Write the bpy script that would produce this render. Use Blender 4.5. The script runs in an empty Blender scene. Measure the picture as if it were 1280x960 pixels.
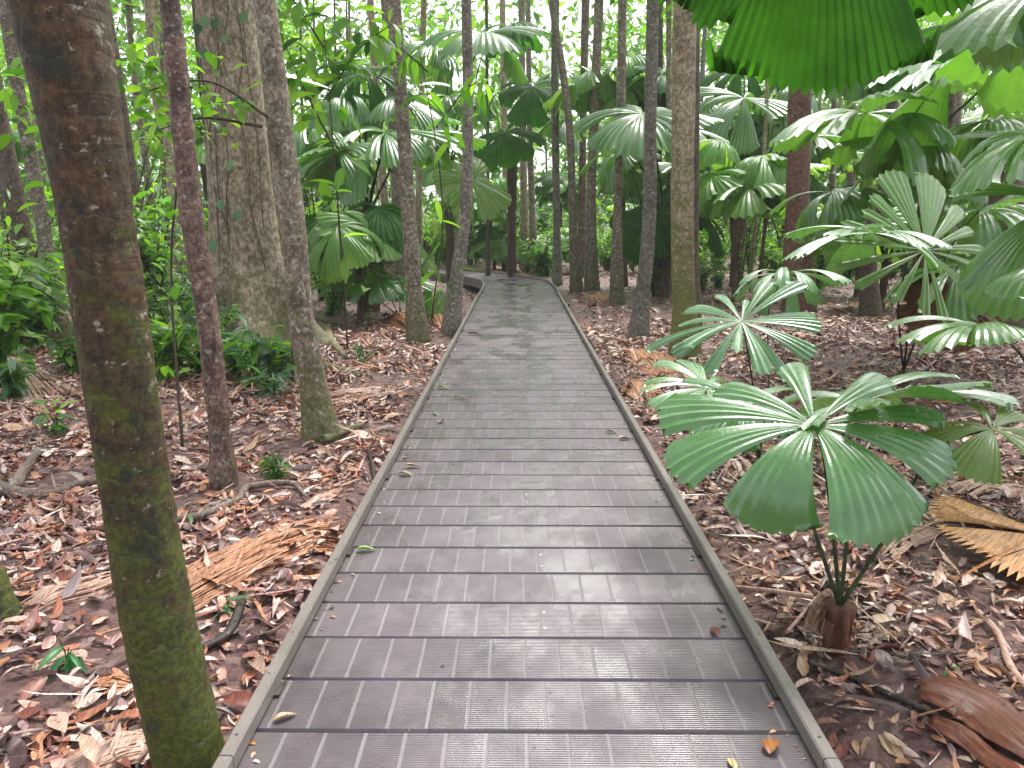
import bpy, math, random
import numpy as np
from mathutils import Vector, Matrix, Euler
random.seed(7); rng = np.random.default_rng(7)
R_ = math.radians
scene = bpy.context.scene
COL = scene.collection

# ------------------------------------------------------------------ camera
CAMH = 1.55; FPX = 1005.0; PITCH = math.atan(202 / FPX); YAW = math.atan(7 / FPX)
cam = bpy.data.objects.new('camera', bpy.data.cameras.new('camera')); COL.objects.link(cam)
cam.location = (0, 0, CAMH); cam.rotation_euler = (math.pi / 2 - PITCH, 0, YAW)
cam.data.sensor_width = 36; cam.data.lens = FPX / 1280 * 36; cam.data.clip_start = .05; cam.data.clip_end = 2000
scene.camera = cam
CM = Euler((math.pi / 2 - PITCH, 0, YAW)).to_matrix()
def ray(px, py): return CM @ Vector(((px - 640) / FPX, -(py - 480) / FPX, -1))
def at(px, py, Y):            # the place seen at a picture point, Y metres ahead
    d = ray(px, py); return Vector((0, 0, CAMH)) + d * (Y / d.y)
def on(px, py, z=-.1):        # the place on level ground seen at a picture point
    d = ray(px, py); return Vector((0, 0, CAMH)) + d * ((z - CAMH) / d.z)
def wpx(w, Y): return w * Y * 1.0 / FPX

# ------------------------------------------------------------------ tags
def tag(o, label=None, cat=None, group=None, kind=None):
    if label: o['label'] = label
    if cat: o['category'] = cat
    if group: o['group'] = group
    if kind: o['kind'] = kind
    return o
def empty(name, loc, label=None, cat=None, group=None, kind=None, rz=0):
    o = bpy.data.objects.new(name, None); COL.objects.link(o); o.location = loc; o.rotation_euler = (0, 0, rz)
    o.empty_display_size = .1
    return tag(o, label, cat, group, kind)
def link(name, me, parent=None, loc=(0, 0, 0)):
    o = bpy.data.objects.new(name, me); COL.objects.link(o); o.location = loc
    if parent: o.parent = parent
    return o
def copy_tree(o, parent=None):
    c = o.copy(); COL.objects.link(c)
    if parent: c.parent = parent
    for ch in KIDS.get(o.name, []): copy_tree(ch, c)
    return c
KIDS = {}
def kids(o, *chs): KIDS.setdefault(o.name, []).extend(chs)

# ------------------------------------------------------------------ mesh helpers
def mesh_np(name, V, F, mats, tint=None, smooth=True, midx=None):
    V = np.asarray(V, dtype=np.float32); F = np.asarray(F, dtype=np.int32)
    me = bpy.data.meshes.new(name)
    n, m, k = len(V), len(F), F.shape[1]
    me.vertices.add(n); me.vertices.foreach_set('co', V.ravel())
    me.loops.add(m * k); me.loops.foreach_set('vertex_index', F.ravel())
    me.polygons.add(m); me.polygons.foreach_set('loop_start', np.arange(0, m * k, k, dtype=np.int32))
    me.polygons.foreach_set('loop_total', np.full(m, k, dtype=np.int32))
    me.polygons.foreach_set('use_smooth', np.full(m, smooth))
    if midx is not None: me.polygons.foreach_set('material_index', np.asarray(midx, dtype=np.int32))
    me.update(calc_edges=True)
    if tint is not None:
        a = me.color_attributes.new('tint', 'FLOAT_COLOR', 'POINT')
        a.data.foreach_set('color', np.asarray(tint, dtype=np.float32).ravel())
    for mt in (mats if isinstance(mats, (list, tuple)) else [mats]): me.materials.append(mt)
    me.validate()
    return me
class MB:
    def __init__(s): s.V = []; s.F = []; s.n = 0
    def add(s, V, F):
        V = np.asarray(V, float); F = np.asarray(F, int)
        s.V.append(V); s.F.append(F + s.n); s.n += len(V)
    def mesh(s, name, mat, tint=None, smooth=True):
        return mesh_np(name, np.vstack(s.V), np.vstack(s.F), mat, tint, smooth)
def box_vf(c, d, rz=0):
    V = np.array([[x, y, z] for x in (-.5, .5) for y in (-.5, .5) for z in (-.5, .5)]) * np.array(d)
    ca, sa = math.cos(rz), math.sin(rz)
    V = V @ np.array([[ca, sa, 0], [-sa, ca, 0], [0, 0, 1]]) + np.array(c)
    F = [[0, 1, 3, 2], [4, 6, 7, 5], [0, 4, 5, 1], [2, 3, 7, 6], [0, 2, 6, 4], [1, 5, 7, 3]]
    return V, F
def spline(P, n, rad=None):
    """smooth curve through P, parameterised by chord length so uneven spacing never overshoots"""
    P = np.array([list(p) for p in P], float); t = np.concatenate([[0], np.cumsum(np.maximum(1e-6, np.linalg.norm(np.diff(P, axis=0), axis=1)))])
    D = np.diff(P, axis=0) / np.diff(t)[:, None]; m = np.zeros_like(P); m[0] = D[0]; m[-1] = D[-1]
    if len(P) > 2:
        h = np.diff(t)[:, None]; m[1:-1] = (D[:-1] * h[1:] + D[1:] * h[:-1]) / (h[1:] + h[:-1])
    s_ = np.linspace(0, t[-1], n); i = np.clip(np.searchsorted(t, s_, side='right') - 1, 0, len(P) - 2); h = (t[i + 1] - t[i])[:, None]; f = (s_ - t[i])[:, None] / h
    C = (2 * f ** 3 - 3 * f ** 2 + 1) * P[i] + (f ** 3 - 2 * f ** 2 + f) * h * m[i] + (-2 * f ** 3 + 3 * f ** 2) * P[i + 1] + (f ** 3 - f ** 2) * h * m[i + 1]
    if rad is None: return C
    return C, np.interp(s_, np.linspace(0, t[-1], len(rad)) if len(rad) != len(P) else t, rad)
def tube_vf(P, rad, n=24, sides=12, bumps=0, ring=0, seed=0, flat=1.0, cap=True):
    """P control points, rad list of radii at them"""
    C, r = spline(P, n, rad)
    g = np.random.default_rng(seed)
    T = np.gradient(C, axis=0); T /= np.linalg.norm(T, axis=1)[:, None] + 1e-9
    ref = np.array([1., 0, 0]) if abs(T[0, 0]) < .8 else np.array([0, 1., 0])
    V = np.zeros((n, sides, 3)); th = np.linspace(0, 2 * np.pi, sides, endpoint=False)
    ph = g.uniform(0, 6.28, 8)
    L = np.concatenate([[0], np.cumsum(np.linalg.norm(np.diff(C, axis=0), axis=1))])
    for i in range(n):
        a = np.cross(T[i], ref); a /= np.linalg.norm(a); b = np.cross(T[i], a); ref = np.cross(a, T[i]) if False else ref
        rr = r[i] * (1 + bumps * (.5 * np.sin(2 * th + ph[0] + L[i] * 3) + .35 * np.sin(3 * th + ph[1] - L[i] * 5) + .3 * np.sin(5 * th + ph[2] + L[i] * 9) + .5 * np.sin(L[i] * 7 + ph[3]) + .3 * g.normal(size=sides)))
        if ring: rr = rr * (1 + ring * max(0, math.sin(L[i] * 40 + ph[4])) ** 6)
        V[i] = C[i] + np.outer(np.cos(th) * rr, a) + np.outer(np.sin(th) * rr * flat, b)
    F = []
    for i in range(n - 1):
        for j in range(sides):
            j2 = (j + 1) % sides; F.append([i * sides + j, i * sides + j2, (i + 1) * sides + j2, (i + 1) * sides + j])
    V = V.reshape(-1, 3)
    if cap:
        m = n * sides; V = np.vstack([V, C[0], C[-1]])
        for j in range(0, sides, 2):
            F.append([m, (j + 2) % sides, (j + 1) % sides, j]); q = (n - 1) * sides
            F.append([m + 1, q + j, q + (j + 1) % sides, q + (j + 2) % sides])
    return V, np.array(F)
# leaf templates -----------------------------------------------------------
def leaf_tmpl(rows=5, w=.36, fold=.12, curl=.25, kink=0):
    """unit-long leaf along +Y, 3 vertices across"""
    V = []; F = []
    for i in range(rows):
        t = i / (rows - 1); hw = w / 2 * max(.03, math.sin(math.pi * min(1, t * .98 + .02) ** .85) ** .8)
        z = -curl * t * t + kink * math.sin(t * 6)
        for s in (-1, 0, 1): V.append([s * hw, t, z + abs(s) * fold * hw * 2])
    for i in range(rows - 1):
        for j in (0, 1): a = i * 3 + j; F.append([a, a + 1, a + 4, a + 3])
    return np.array(V), np.array(F)
def rotmats(n, az, pitch, roll):
    """leaf local Y points to azimuth az (rad), pitched up by pitch, rolled"""
    ca, sa, cp, sp, cr, sr = np.cos(az), np.sin(az), np.cos(pitch), np.sin(pitch), np.cos(roll), np.sin(roll)
    Yv = np.stack([ca * cp, sa * cp, sp], 1); X0 = np.stack([sa, -ca, np.zeros(n)], 1); Z0 = np.cross(X0, Yv)
    X = X0 * cr[:, None] + Z0 * sr[:, None]; Z = np.cross(X, Yv)
    return np.stack([X, Yv, Z], 2)
def scatter(tm, pos, M, sc):
    V, F = tm; k = len(pos)
    W = np.einsum('kij,nj->kni', M, V) * np.asarray(sc)[:, None, None] + pos[:, None, :]
    FF = F[None] + (np.arange(k) * len(V))[:, None, None]
    return W.reshape(-1, 3), FF.reshape(-1, F.shape[1])
def tints(cols, k, nv, g, var=.15):
    c = np.array(cols)[g.integers(0, len(cols), k)] * (1 + var * g.normal(size=(k, 1)))
    c = np.clip(np.hstack([c, np.ones((k, 1))]), .005, 1)
    return np.repeat(c, nv, axis=0)

# ------------------------------------------------------------------ materials
def newmat(name):
    m = bpy.data.materials.new(name); m.use_nodes = True
    nt = m.node_tree; nt.nodes.clear(); out = nt.nodes.new('ShaderNodeOutputMaterial')
    return m, nt, out
class N:
    def __init__(s, nt): s.nt = nt
    def __call__(s, t, ins=None, **kw):
        n = s.nt.nodes.new(t)
        for k, v in kw.items(): setattr(n, k, v)
        for k, v in (ins or {}).items():
            if isinstance(v, bpy.types.NodeSocket): s.nt.links.new(v, n.inputs[k])
            else: n.inputs[k].default_value = v
        return n
    def math(s, op, a, b=0.0, c=0.0, clamp=False):
        n = s('ShaderNodeMath', {0: a, 1: b}, operation=op, use_clamp=clamp)
        if op in ('MULTIPLY_ADD',): 
            if isinstance(c, bpy.types.NodeSocket): s.nt.links.new(c, n.inputs[2])
            else: n.inputs[2].default_value = c
        return n.outputs[0]
    def mix(s, f, a, b, bt='MIX'):
        n = s('ShaderNodeMix', data_type='RGBA', blend_type=bt)
        for i, v in ((0, f), (6, a), (7, b)):
            if isinstance(v, bpy.types.NodeSocket): s.nt.links.new(v, n.inputs[i])
            else: n.inputs[i].default_value = v if i == 0 else (*v[:3], 1)
        return n.outputs[2]
    def noise(s, vec, scale, det=4, rough=.6, dist=0):
        return s('ShaderNodeTexNoise', {'Vector': vec, 'Scale': scale, 'Detail': det, 'Roughness': rough, 'Distortion': dist}).outputs['Fac']
    def ramp(s, f, lo, hi):
        return s('ShaderNodeMapRange', {'Value': f, 'From Min': lo, 'From Max': hi}, clamp=True).outputs[0]
    def mapping(s, vec, sc): return s('ShaderNodeMapping', {'Vector': vec, 'Scale': sc}).outputs[0]

def leaf_mat(name, col, tcol, rough=.3, trans=.35, tint=False, var=.25, dry=False, spec=.5, pleat=False, coat=0.0, nvar=.7):
    m, nt, out = newmat(name); n = N(nt)
    tc = n('ShaderNodeTexCoord').outputs['Object']; oi = n('ShaderNodeObjectInfo').outputs['Random']
    ns = n.noise(tc, 6 if not dry else 14, 3)
    k = n.math('MULTIPLY_ADD', oi, var, 1 - var / 2)
    k = n.math('MULTIPLY', k, n.math('MULTIPLY_ADD', ns, nvar, 1 - nvar / 2))
    kk = n('ShaderNodeCombineXYZ', {0: k, 1: k, 2: k}).outputs[0]
    base = n('ShaderNodeAttribute', attribute_name='tint').outputs['Color'] if tint else n('ShaderNodeRGB').outputs[0]
    if not tint: base.default_value = (*col, 1)
    c = n.mix(1.0, base, kk, 'MULTIPLY')
    sp = n.ramp(n.noise(tc, 38, 2), .70, .76)
    if not dry:
        c = n.mix(n.math('MULTIPLY', sp, .35), c, (.32, .3, .06)); br = n.ramp(n.noise(tc, 5.5, 6, .75, .8), .665, .69); c = n.mix(n.math('MULTIPLY', br, .75), c, (.20, .12, .04))
    if dry:
        st = n.noise(n.mapping(tc, (60, 3, 20)), 2, 4); c = n.mix(n.ramp(st, .35, .6), n.mix(1.0, c, (.45, .4, .38), 'MULTIPLY'), c)
    bmp = n('ShaderNodeBump', {'Height': n.noise(tc, 25, 4), 'Strength': .25, 'Distance': .01}).outputs[0]
    rg = n.math('MULTIPLY_ADD', n.noise(tc, 11, 3), .35, rough - .15)
    p = n('ShaderNodeBsdfPrincipled', {'Base Color': c, 'Roughness': rg, 'Normal': bmp, 'Specular IOR Level': spec, 'Coat Weight': coat, 'Coat Roughness': .16})
    if tint: tcv = n.mix(1.0, c, (1.5, 1.75, .5), 'MULTIPLY') if not dry else c
    else: tcv = n.mix(1.0, n.mix(0.0, tcol, tcol), kk, 'MULTIPLY')
    t = n('ShaderNodeBsdfTranslucent', {'Color': tcv, 'Normal': bmp})
    mx = n('ShaderNodeMixShader', {0: trans, 1: p.outputs[0], 2: t.outputs[0]})
    nt.links.new(mx.outputs[0], out.inputs[0]); return m

def bark_mat(name, a, b, lich=(.5, .52, .46), lamt=.3, moss=(.06, .08, .015), mamt=0.0, mtop=1.5, rings=8, fiss=.3, rough=.62, bs=1.0, stretch=1.0, blot=0, lines=0):
    m, nt, out = newmat(name); n = N(nt)
    tc = n('ShaderNodeTexCoord').outputs['Object']; z = n('ShaderNodeSeparateXYZ', {0: tc}).outputs[2]
    big = n.noise(tc, 4 * bs, 5, .65); fine = n.noise(n.mapping(tc, (1, 1, .7 * stretch)), 30 * bs, 6, .8)
    oi = n('ShaderNodeObjectInfo').outputs['Random']
    c = n.mix(n.ramp(big, .35, .65), a, b)
    c = n.mix(n.ramp(fine, .42, .62), n.mix(1.0, c, (.30, .27, .25), 'MULTIPLY'), c)
    bands = n.noise(n.mapping(tc, (1.2, 1.2, rings)), 2.2, 3, .6, .4)
    c = n.mix(n.math('MULTIPLY', n.ramp(bands, .52, .66), .6), c, n.mix(1.0, c, (.4, .36, .34), 'MULTIPLY'))
    if lamt > 0:
        lm = n.ramp(n.noise(n.mapping(tc, (1, 1, 1.4)), 13 * bs, 4, .7), .66 - lamt * .25, .72 - lamt * .22)
        c = n.mix(n.math('MULTIPLY', lm, .75), c, lich)
    if mamt > 0:
        g = n.ramp(z, mtop, -.1); mm = n.noise(tc, 7 * bs, 5, .7, .5)
        f = n.ramp(n.math('ADD', mm, n.math('MULTIPLY_ADD', g, .45 * mamt, -.25)), .40, .52)
        mc = n.mix(n.ramp(n.noise(tc, 40 * bs, 3), .4, .6), moss, (moss[0] * 2.1, moss[1] * 1.9, moss[2] * 1.6))
        c = n.mix(n.math('MULTIPLY', f, min(1, mamt)), c, mc)
    if blot: c = n.mix(n.math('MULTIPLY', n.ramp(n.noise(n.mapping(tc, (1, 1, .6)), 9, 5, .7, .6), .56, .63), blot), c, (.016, .026, .02))
    if lines:
        zz = n.math('ADD', z, n.math('MULTIPLY', n.noise(tc, 2.2, 4, .7), .30)); lk = n.ramp(n.noise(n.mapping(tc, (1, 1, 1.5)), 6, 4, .7), .44, .66); ln_ = n.ramp(n.math('SINE', n.math('MULTIPLY', zz, 6.2832 * lines)), .93, 1.0); ln2 = n.ramp(n.math('SINE', n.math('MULTIPLY_ADD', zz, 6.2832 * lines, -.55)), .9, 1.0)
        c = n.mix(n.math('MULTIPLY', n.math('MULTIPLY', ln_, lk), .12), c, lich); c = n.mix(n.math('MULTIPLY', n.math('MULTIPLY', ln2, lk), .7), c, (.03, .02, .015))
    v = n.math('MULTIPLY_ADD', oi, .35, .82); c = n.mix(1.0, c, n('ShaderNodeCombineXYZ', {0: v, 1: v, 2: v}).outputs[0], 'MULTIPLY')
    h = n.math('ADD', n.math('MULTIPLY', fine, .6), n.math('MULTIPLY', bands, -fiss * 2))
    bmp = n('ShaderNodeBump', {'Height': h, 'Strength': .95, 'Distance': .016 / bs}).outputs[0]
    p = n('ShaderNodeBsdfPrincipled', {'Base Color': c, 'Roughness': rough, 'Normal': bmp, 'Specular IOR Level': .4})
    nt.links.new(p.outputs[0], out.inputs[0]); return m

M = {}
M['fan'] = leaf_mat('fan_leaf_green', (.07, .19, .035), (.19, .46, .03), .30, .32, spec=.8, coat=.8)
M['fan_young'] = leaf_mat('fan_leaf_young', (.085, .21, .04), (.22, .48, .05), .30, .28, spec=.8, coat=.8)
M['fan_wet'] = leaf_mat('fan_leaf_wet', (.075, .21, .05), (.17, .44, .06), .27, .2, spec=.8, coat=.9)
M['fan_silver'] = leaf_mat('fan_leaf_silvery', (.09, .22, .08), (.14, .36, .08), .30, .16, spec=.7, coat=.6)
M['fan_pale'] = leaf_mat('fan_leaf_pale', (.15, .29, .08), (.24, .46, .08), .34, .38, spec=.7, coat=.5)
M['fan_bg'] = leaf_mat('fan_leaf_far', (.11, .26, .04), (.32, .60, .04), .34, .46, spec=.5, coat=.4)
M['fan_lit'] = leaf_mat('fan_leaf_thin', (.03, .11, .01), (.07, .27, .008), .42, .5, nvar=1.3, spec=.3)
M['fan_yellow'] = leaf_mat('fan_leaf_yellowing', (.13, .25, .04), (.28, .48, .06), .34, .42, spec=.7, coat=.4)
M['petiole'] = bark_mat('petiole_green', (.05, .09, .02), (.07, .11, .03), lamt=0, rings=2, rough=.4)
M['petiole_dark'] = bark_mat('petiole_dark', (.02, .025, .012), (.035, .035, .02), lamt=0, rings=2, rough=.45)
M['fol'] = leaf_mat('foliage', (0, 0, 0), (0, 0, 0), .34, .55, tint=True, spec=.5, coat=.2)
M['litter'] = leaf_mat('litter', (0, 0, 0), (0, 0, 0), .36, .06, tint=True, dry=True, spec=.4)
M['dry'] = leaf_mat('dry_frond', (.56, .27, .14), (.4, .2, .06), .5, .12, dry=True)
M['dry_straw'] = leaf_mat('dry_leaf_straw', (.78, .44, .20), (.5, .25, .08), .5, .12, dry=True)
M['dry_pink'] = leaf_mat('dry_frond_pale', (.62, .40, .31), (.4, .2, .1), .5, .1, dry=True)
M['dry_brown'] = leaf_mat('dry_frond_brown', (.20, .095, .05), (.2, .08, .03), .5, .12, dry=True)
M['sheath'] = leaf_mat('dry_sheath', (.21, .06, .03), (.2, .05, .02), .32, .05, dry=True)
M['b_moss'] = bark_mat('bark_mossy', (.165, .09, .042), (.085, .066, .024), lich=(.42, .40, .32), lamt=.20, moss=(.052, .066, .010), mamt=.92, mtop=2.3, rings=7, fiss=.5, bs=1.5, blot=.8, lines=13)
M['b_red'] = bark_mat('bark_reddish', (.38, .25, .20), (.17, .10, .075), lich=(.44, .40, .34), lamt=.36, moss=(.05, .06, .02), mamt=.7, mtop=.5, rings=5, fiss=.5, bs=1.6, blot=.75, lines=2.1)
M['b_grey'] = bark_mat('bark_grey', (.44, .37, .28), (.25, .19, .13), lich=(.50, .50, .44), lamt=.42, moss=(.06, .075, .02), mamt=.75, mtop=1.6, rings=3, fiss=.2, bs=1.3, blot=.5)
M['b_pale'] = bark_mat('bark_pale', (.64, .52, .39), (.46, .36, .25), lich=(.45, .43, .36), lamt=.2, moss=(.06, .065, .02), mamt=.75, mtop=2.2, rings=1.3, fiss=.2, bs=.6)
M['b_lich'] = bark_mat('bark_lichen', (.37, .34, .29), (.26, .23, .19), lich=(.5, .52, .47), lamt=.30, moss=(.06, .08, .02), mamt=.4, mtop=1.6, rings=2, fiss=.1)
M['b_tan'] = bark_mat('bark_tan', (.56, .45, .31), (.38, .32, .19), lich=(.46, .44, .36), lamt=.30, moss=(.085, .1, .025), mamt=.9, mtop=3.2, rings=5, fiss=.25)
M['b_pink'] = bark_mat('bark_pinkish', (.38, .21, .15), (.28, .15, .11), lich=(.4, .3, .24), lamt=.15, mamt=0, rings=2, fiss=.15)
M['b_dark'] = bark_mat('bark_dark', (.24, .18, .14), (.15, .11, .085), lich=(.25, .24, .2), lamt=.2, mamt=.5, rings=4)
M['fibre'] = bark_mat('palm_fibre', (.13, .075, .05), (.20, .11, .07), lamt=0, mamt=.2, rings=1, fiss=.2, stretch=.15)
M['fibre_red'] = bark_mat('palm_fibre_red', (.22, .085, .045), (.13, .05, .03), lamt=0, mamt=0, rings=1, fiss=.2, stretch=.15)
M['stick'] = bark_mat('dead_wood', (.33, .25, .2), (.2, .15, .12), lich=(.45, .42, .36), lamt=.2, mamt=0, rings=1, rough=.5, bs=2)
M['stick_dark'] = bark_mat('dead_wood_wet', (.05, .035, .03), (.09, .06, .05), lamt=.05, mamt=0, rings=1, rough=.35, bs=2)
M['twig'] = bark_mat('twig', (.12, .09, .05), (.08, .06, .03), lamt=.1, mamt=0, rings=1, bs=2)

def deck_mat(name, cells=True):
    m, nt, out = newmat(name); n = N(nt)
    tc = n('ShaderNodeTexCoord').outputs['Object']; s = n('ShaderNodeSeparateXYZ', {0: tc}); x, y = s.outputs[0], s.outputs[1]
    geo = n('ShaderNodeNewGeometry').outputs['Position']; oi = n('ShaderNodeObjectInfo').outputs['Random']
    big = n.noise(geo, 3.2, 5, .65); fine = n.noise(geo, 90, 4, .7); mid = n.noise(geo, 14, 4, .6)
    c = n.mix(n.ramp(big, .35, .65), (.084, .058, .074), (.132, .098, .122))
    c = n.mix(n.math('MULTIPLY', n.ramp(mid, .5, .68), .5), c, (.085, .07, .06))
    gx = n.math('ABSOLUTE', n('ShaderNodeSeparateXYZ', {0: geo}).outputs[0])
    alg = n.math('MULTIPLY', n.ramp(gx, .45, .9), n.ramp(big, .3, .6)); c = n.mix(n.math('MULTIPLY', alg, .5), c, (.07, .072, .045))
    c = n.mix(n.math('MULTIPLY', n.ramp(fine, .66, .74), .6), c, (.42, .40, .40))
    v = n.math('MULTIPLY_ADD', oi, .30, .86)
    h = n.math('MULTIPLY', fine, .5)
    if cells:
        PX = .124
        fx = n.math('ABSOLUTE', n.math('SUBTRACT', n.math('FRACT', n.math('DIVIDE', x, PX)), .5))     # .5 at line
        line = n.ramp(fx, .44, .475)
        ys = n.ramp(n.math('ABSOLUTE', y), .136, .131)
        line = n.math('MULTIPLY', line, n.math('MULTIPLY', ys, n.math('MULTIPLY_ADD', mid, .5, .65), clamp=True), clamp=True)
        c = n.mix(n.math('MULTIPLY', line, .40), c, (.30, .27, .27))
        cell = n('ShaderNodeTexWhiteNoise', {0: n('ShaderNodeCombineXYZ', {0: n.math('FLOOR', n.math('DIVIDE', n.math('ADD', x, 0), PX)), 1: oi, 2: 0.0}).outputs[0]}, noise_dimensions='3D').outputs['Value']
        v = n.math('MULTIPLY', v, n.math('MULTIPLY_ADD', cell, .30, .85))
        rib = n.math('SINE', n.math('MULTIPLY', y, 2 * math.pi / .0105))
        ribm = n.math('MULTIPLY', n.math('SUBTRACT', 1.0, line), ys)
        h = n.math('ADD', h, n.math('MULTIPLY', n.math('MULTIPLY', rib, ribm), .55)); h = n.math('SUBTRACT', h, n.math('MULTIPLY', line, .5))
        c = n.mix(n.math('MULTIPLY', n.ramp(rib, .0, -1), n.math('MULTIPLY', ribm, .22)), c, (.05, .04, .042))
        hx = n.math('ABSOLUTE', n.math('SUBTRACT', x, .02)); hy = n.math('ABSOLUTE', n.math('SUBTRACT', n.math('ABSOLUTE', y), .065))
        hole = n.ramp(n.math('ADD', n.math('POWER', hx, 2), n.math('POWER', hy, 2)), .00006, .00003)
        hc = n('ShaderNodeCombineXYZ').outputs[0]
        pale = n.math('GREATER_THAN', oi, .7); c = n.mix(hole, c, n.mix(pale, (.012, .01, .01), (.5, .47, .42)))
    c = n.mix(1.0, c, n('ShaderNodeCombineXYZ', {0: v, 1: v, 2: v}).outputs[0], 'MULTIPLY')
    wet = n.ramp(n.noise(n.mapping(geo, (1.2, .7, 1)), 2.4, 4, .6), .40, .60)
    rg = n.math('MULTIPLY_ADD', wet, -.32, .44); rg = n.math('ADD', rg, n.math('MULTIPLY', n.ramp(gx, .25, .85), .16))
    bmp = n('ShaderNodeBump', {'Height': h, 'Strength': .5, 'Distance': .0028}).outputs[0]
    bmp = n('ShaderNodeBump', {'Height': n.noise(geo, 4, 2), 'Strength': .22, 'Distance': .05, 'Normal': bmp}).outputs[0]
    cb = n('ShaderNodeBump', {'Height': n.math('ADD', n.math('MULTIPLY', h, .35), n.math('MULTIPLY', n.noise(geo, 30, 3), .8)), 'Strength': .35, 'Distance': .003}).outputs[0]
    p = n('ShaderNodeBsdfPrincipled', {'Base Color': c, 'Roughness': rg, 'Normal': bmp, 'Specular IOR Level': .5, 'Coat Weight': n.math('MULTIPLY', wet, n.ramp(gx, .85, .3)), 'Coat Roughness': .10, 'Coat Normal': cb})
    nt.links.new(p.outputs[0], out.inputs[0]); return m
M['deck'] = deck_mat('deck_composite'); M['deck_far'] = deck_mat('deck_composite_plain', False)
def rail_mat():
    m, nt, out = newmat('rail_plastic'); n = N(nt)
    g = n('ShaderNodeNewGeometry').outputs['Position']; big = n.noise(g, 3, 5, .65); fine = n.noise(g, 60, 4, .7)
    c = n.mix(n.ramp(big, .35, .65), (.145, .118, .105), (.215, .185, .17)); c = n.mix(n.math('MULTIPLY', n.ramp(n.noise(g, 6, 4, .7), .52, .66), .6), c, (.10, .105, .065))
    c = n.mix(n.math('MULTIPLY', n.ramp(fine, .62, .7), .5), c, (.3, .3, .27)); c = n.mix(n.ramp(n.noise(g, 25, 2), .70, .73), c, (.04, .04, .035))
    yy = n('ShaderNodeSeparateXYZ', {0: g}).outputs[1]; jt = n.math('LESS_THAN', n.math('FRACT', n.math('DIVIDE', n.math('ADD', yy, .4), 2.42)), .0022)
    c = n.mix(jt, c, (.012, .011, .01)); sv = n.mapping(g, (1, 1, 0)); sx = n.math('ABSOLUTE', n.math('SUBTRACT', n.math('ABSOLUTE', n.math('SUBTRACT', n('ShaderNodeSeparateXYZ', {0: g}).outputs[0], .03)), .858)); sy = n.math('ABSOLUTE', n.math('SUBTRACT', n.math('FRACT', n.math('DIVIDE', yy, .605)), .5))
    sc_ = n.ramp(n.math('ADD', n.math('POWER', sx, 2), n.math('POWER', n.math('MULTIPLY', sy, .605), 2)), .00004, .00002); c = n.mix(sc_, c, (.02, .018, .016))
    b = n('ShaderNodeBump', {'Height': fine, 'Strength': .4, 'Distance': .004}).outputs[0]
    p = n('ShaderNodeBsdfPrincipled', {'Base Color': c, 'Roughness': .42, 'Normal': b}); nt.links.new(p.outputs[0], out.inputs[0]); return m
M['rail'] = rail_mat()
def soil_mat():
    m, nt, out = newmat('forest_soil'); n = N(nt)
    g = n('ShaderNodeNewGeometry').outputs['Position']; big = n.noise(g, 1.3, 5, .65); fine = n.noise(g, 45, 5, .75)
    c = n.mix(n.ramp(big, .35, .65), (.17, .075, .072), (.10, .052, .050)); c = n.mix(n.ramp(fine, .5, .62), c, (.22, .125, .11)); c = n.mix(n.ramp(fine, .42, .34), c, (.03, .017, .016))
    vo = n('ShaderNodeTexVoronoi', {'Vector': n.mapping(g, (1, 1.6, 1)), 'Scale': 15.0, 'Randomness': 1.0})
    lc = n('ShaderNodeSeparateXYZ', {0: vo.outputs['Color']}); lf = n.math('GREATER_THAN', lc.outputs[0], .45)
    c = n.mix(n.math('MULTIPLY', lf, .6), c, n.mix(lc.outputs[1], (.12, .06, .05), (.38, .24, .19)))
    h = n.math('ADD', fine, n.math('MULTIPLY', vo.outputs['Distance'], -1.2))
    b = n('ShaderNodeBump', {'Height': h, 'Strength': .9, 'Distance': .025}).outputs[0]
    p = n('ShaderNodeBsdfPrincipled', {'Base Color': c, 'Roughness': .5, 'Normal': b}); nt.links.new(p.outputs[0], out.inputs[0]); return m
M['soil'] = soil_mat()

# ------------------------------------------------------------------ boardwalk
DX = .03; HW = .855
center = [(DX, -3), (DX, 5), (DX, 12), (DX, 17), (DX, 19.5), (-.1, 21.3), (-.75, 23.2), (-2.0, 25.3), (-4.6, 29), (-8.4, 34.6), (-13, 41)]
PC = spline([(x, y, 0) for x, y in center], 500)[:, :2]
def path_dist(x, y):
    x = np.asarray(x, float); y = np.asarray(y, float); sh = x.shape; P = np.stack([x.ravel(), y.ravel()], 1); d = np.full(len(P), 1e9)
    Q = PC[::4]
    for i in range(len(Q) - 1):
        a, b = Q[i], Q[i + 1]; ab = b - a; t = np.clip(((P - a) @ ab) / (ab @ ab), 0, 1); d = np.minimum(d, np.linalg.norm(P - a - t[:, None] * ab, axis=1))
    return d.reshape(sh)
def gz(x, y, pd=None):
    x = np.asarray(x, float); y = np.asarray(y, float)
    z = -.09 + .03 * np.sin(x * 1.7 + 1) * np.sin(y * 1.3) + .018 * np.sin(x * 4.1 + y * 3.3) + .012 * np.sin(x * 9 - y * 7 + 2) + .008 * np.sin(x * 17 + y * 13)
    z = z + .12 * np.clip((np.abs(x) - 2.5) / 4, 0, 1) * (.5 + .5 * np.sin(y * .5 + x * .3)) 
    z = z - .3 * np.exp(-(((x + 2.2) / 1.8) ** 2 + ((y - 21) / 2.6) ** 2))
    d = path_dist(x, y) if pd is None else pd
    k = np.clip((1.05 - d) / .2, 0, 1); z = z * (1 - k) + np.minimum(z - .06, -.2) * k
    return z
def gz1(x, y): return float(gz(np.array([x]), np.array([y]))[0])
def gpt(px, py, dz=0):
    p = on(px, py); 
    for _ in range(3): p = on(px, py, gz1(p.x, p.y) + dz)
    return p

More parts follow.
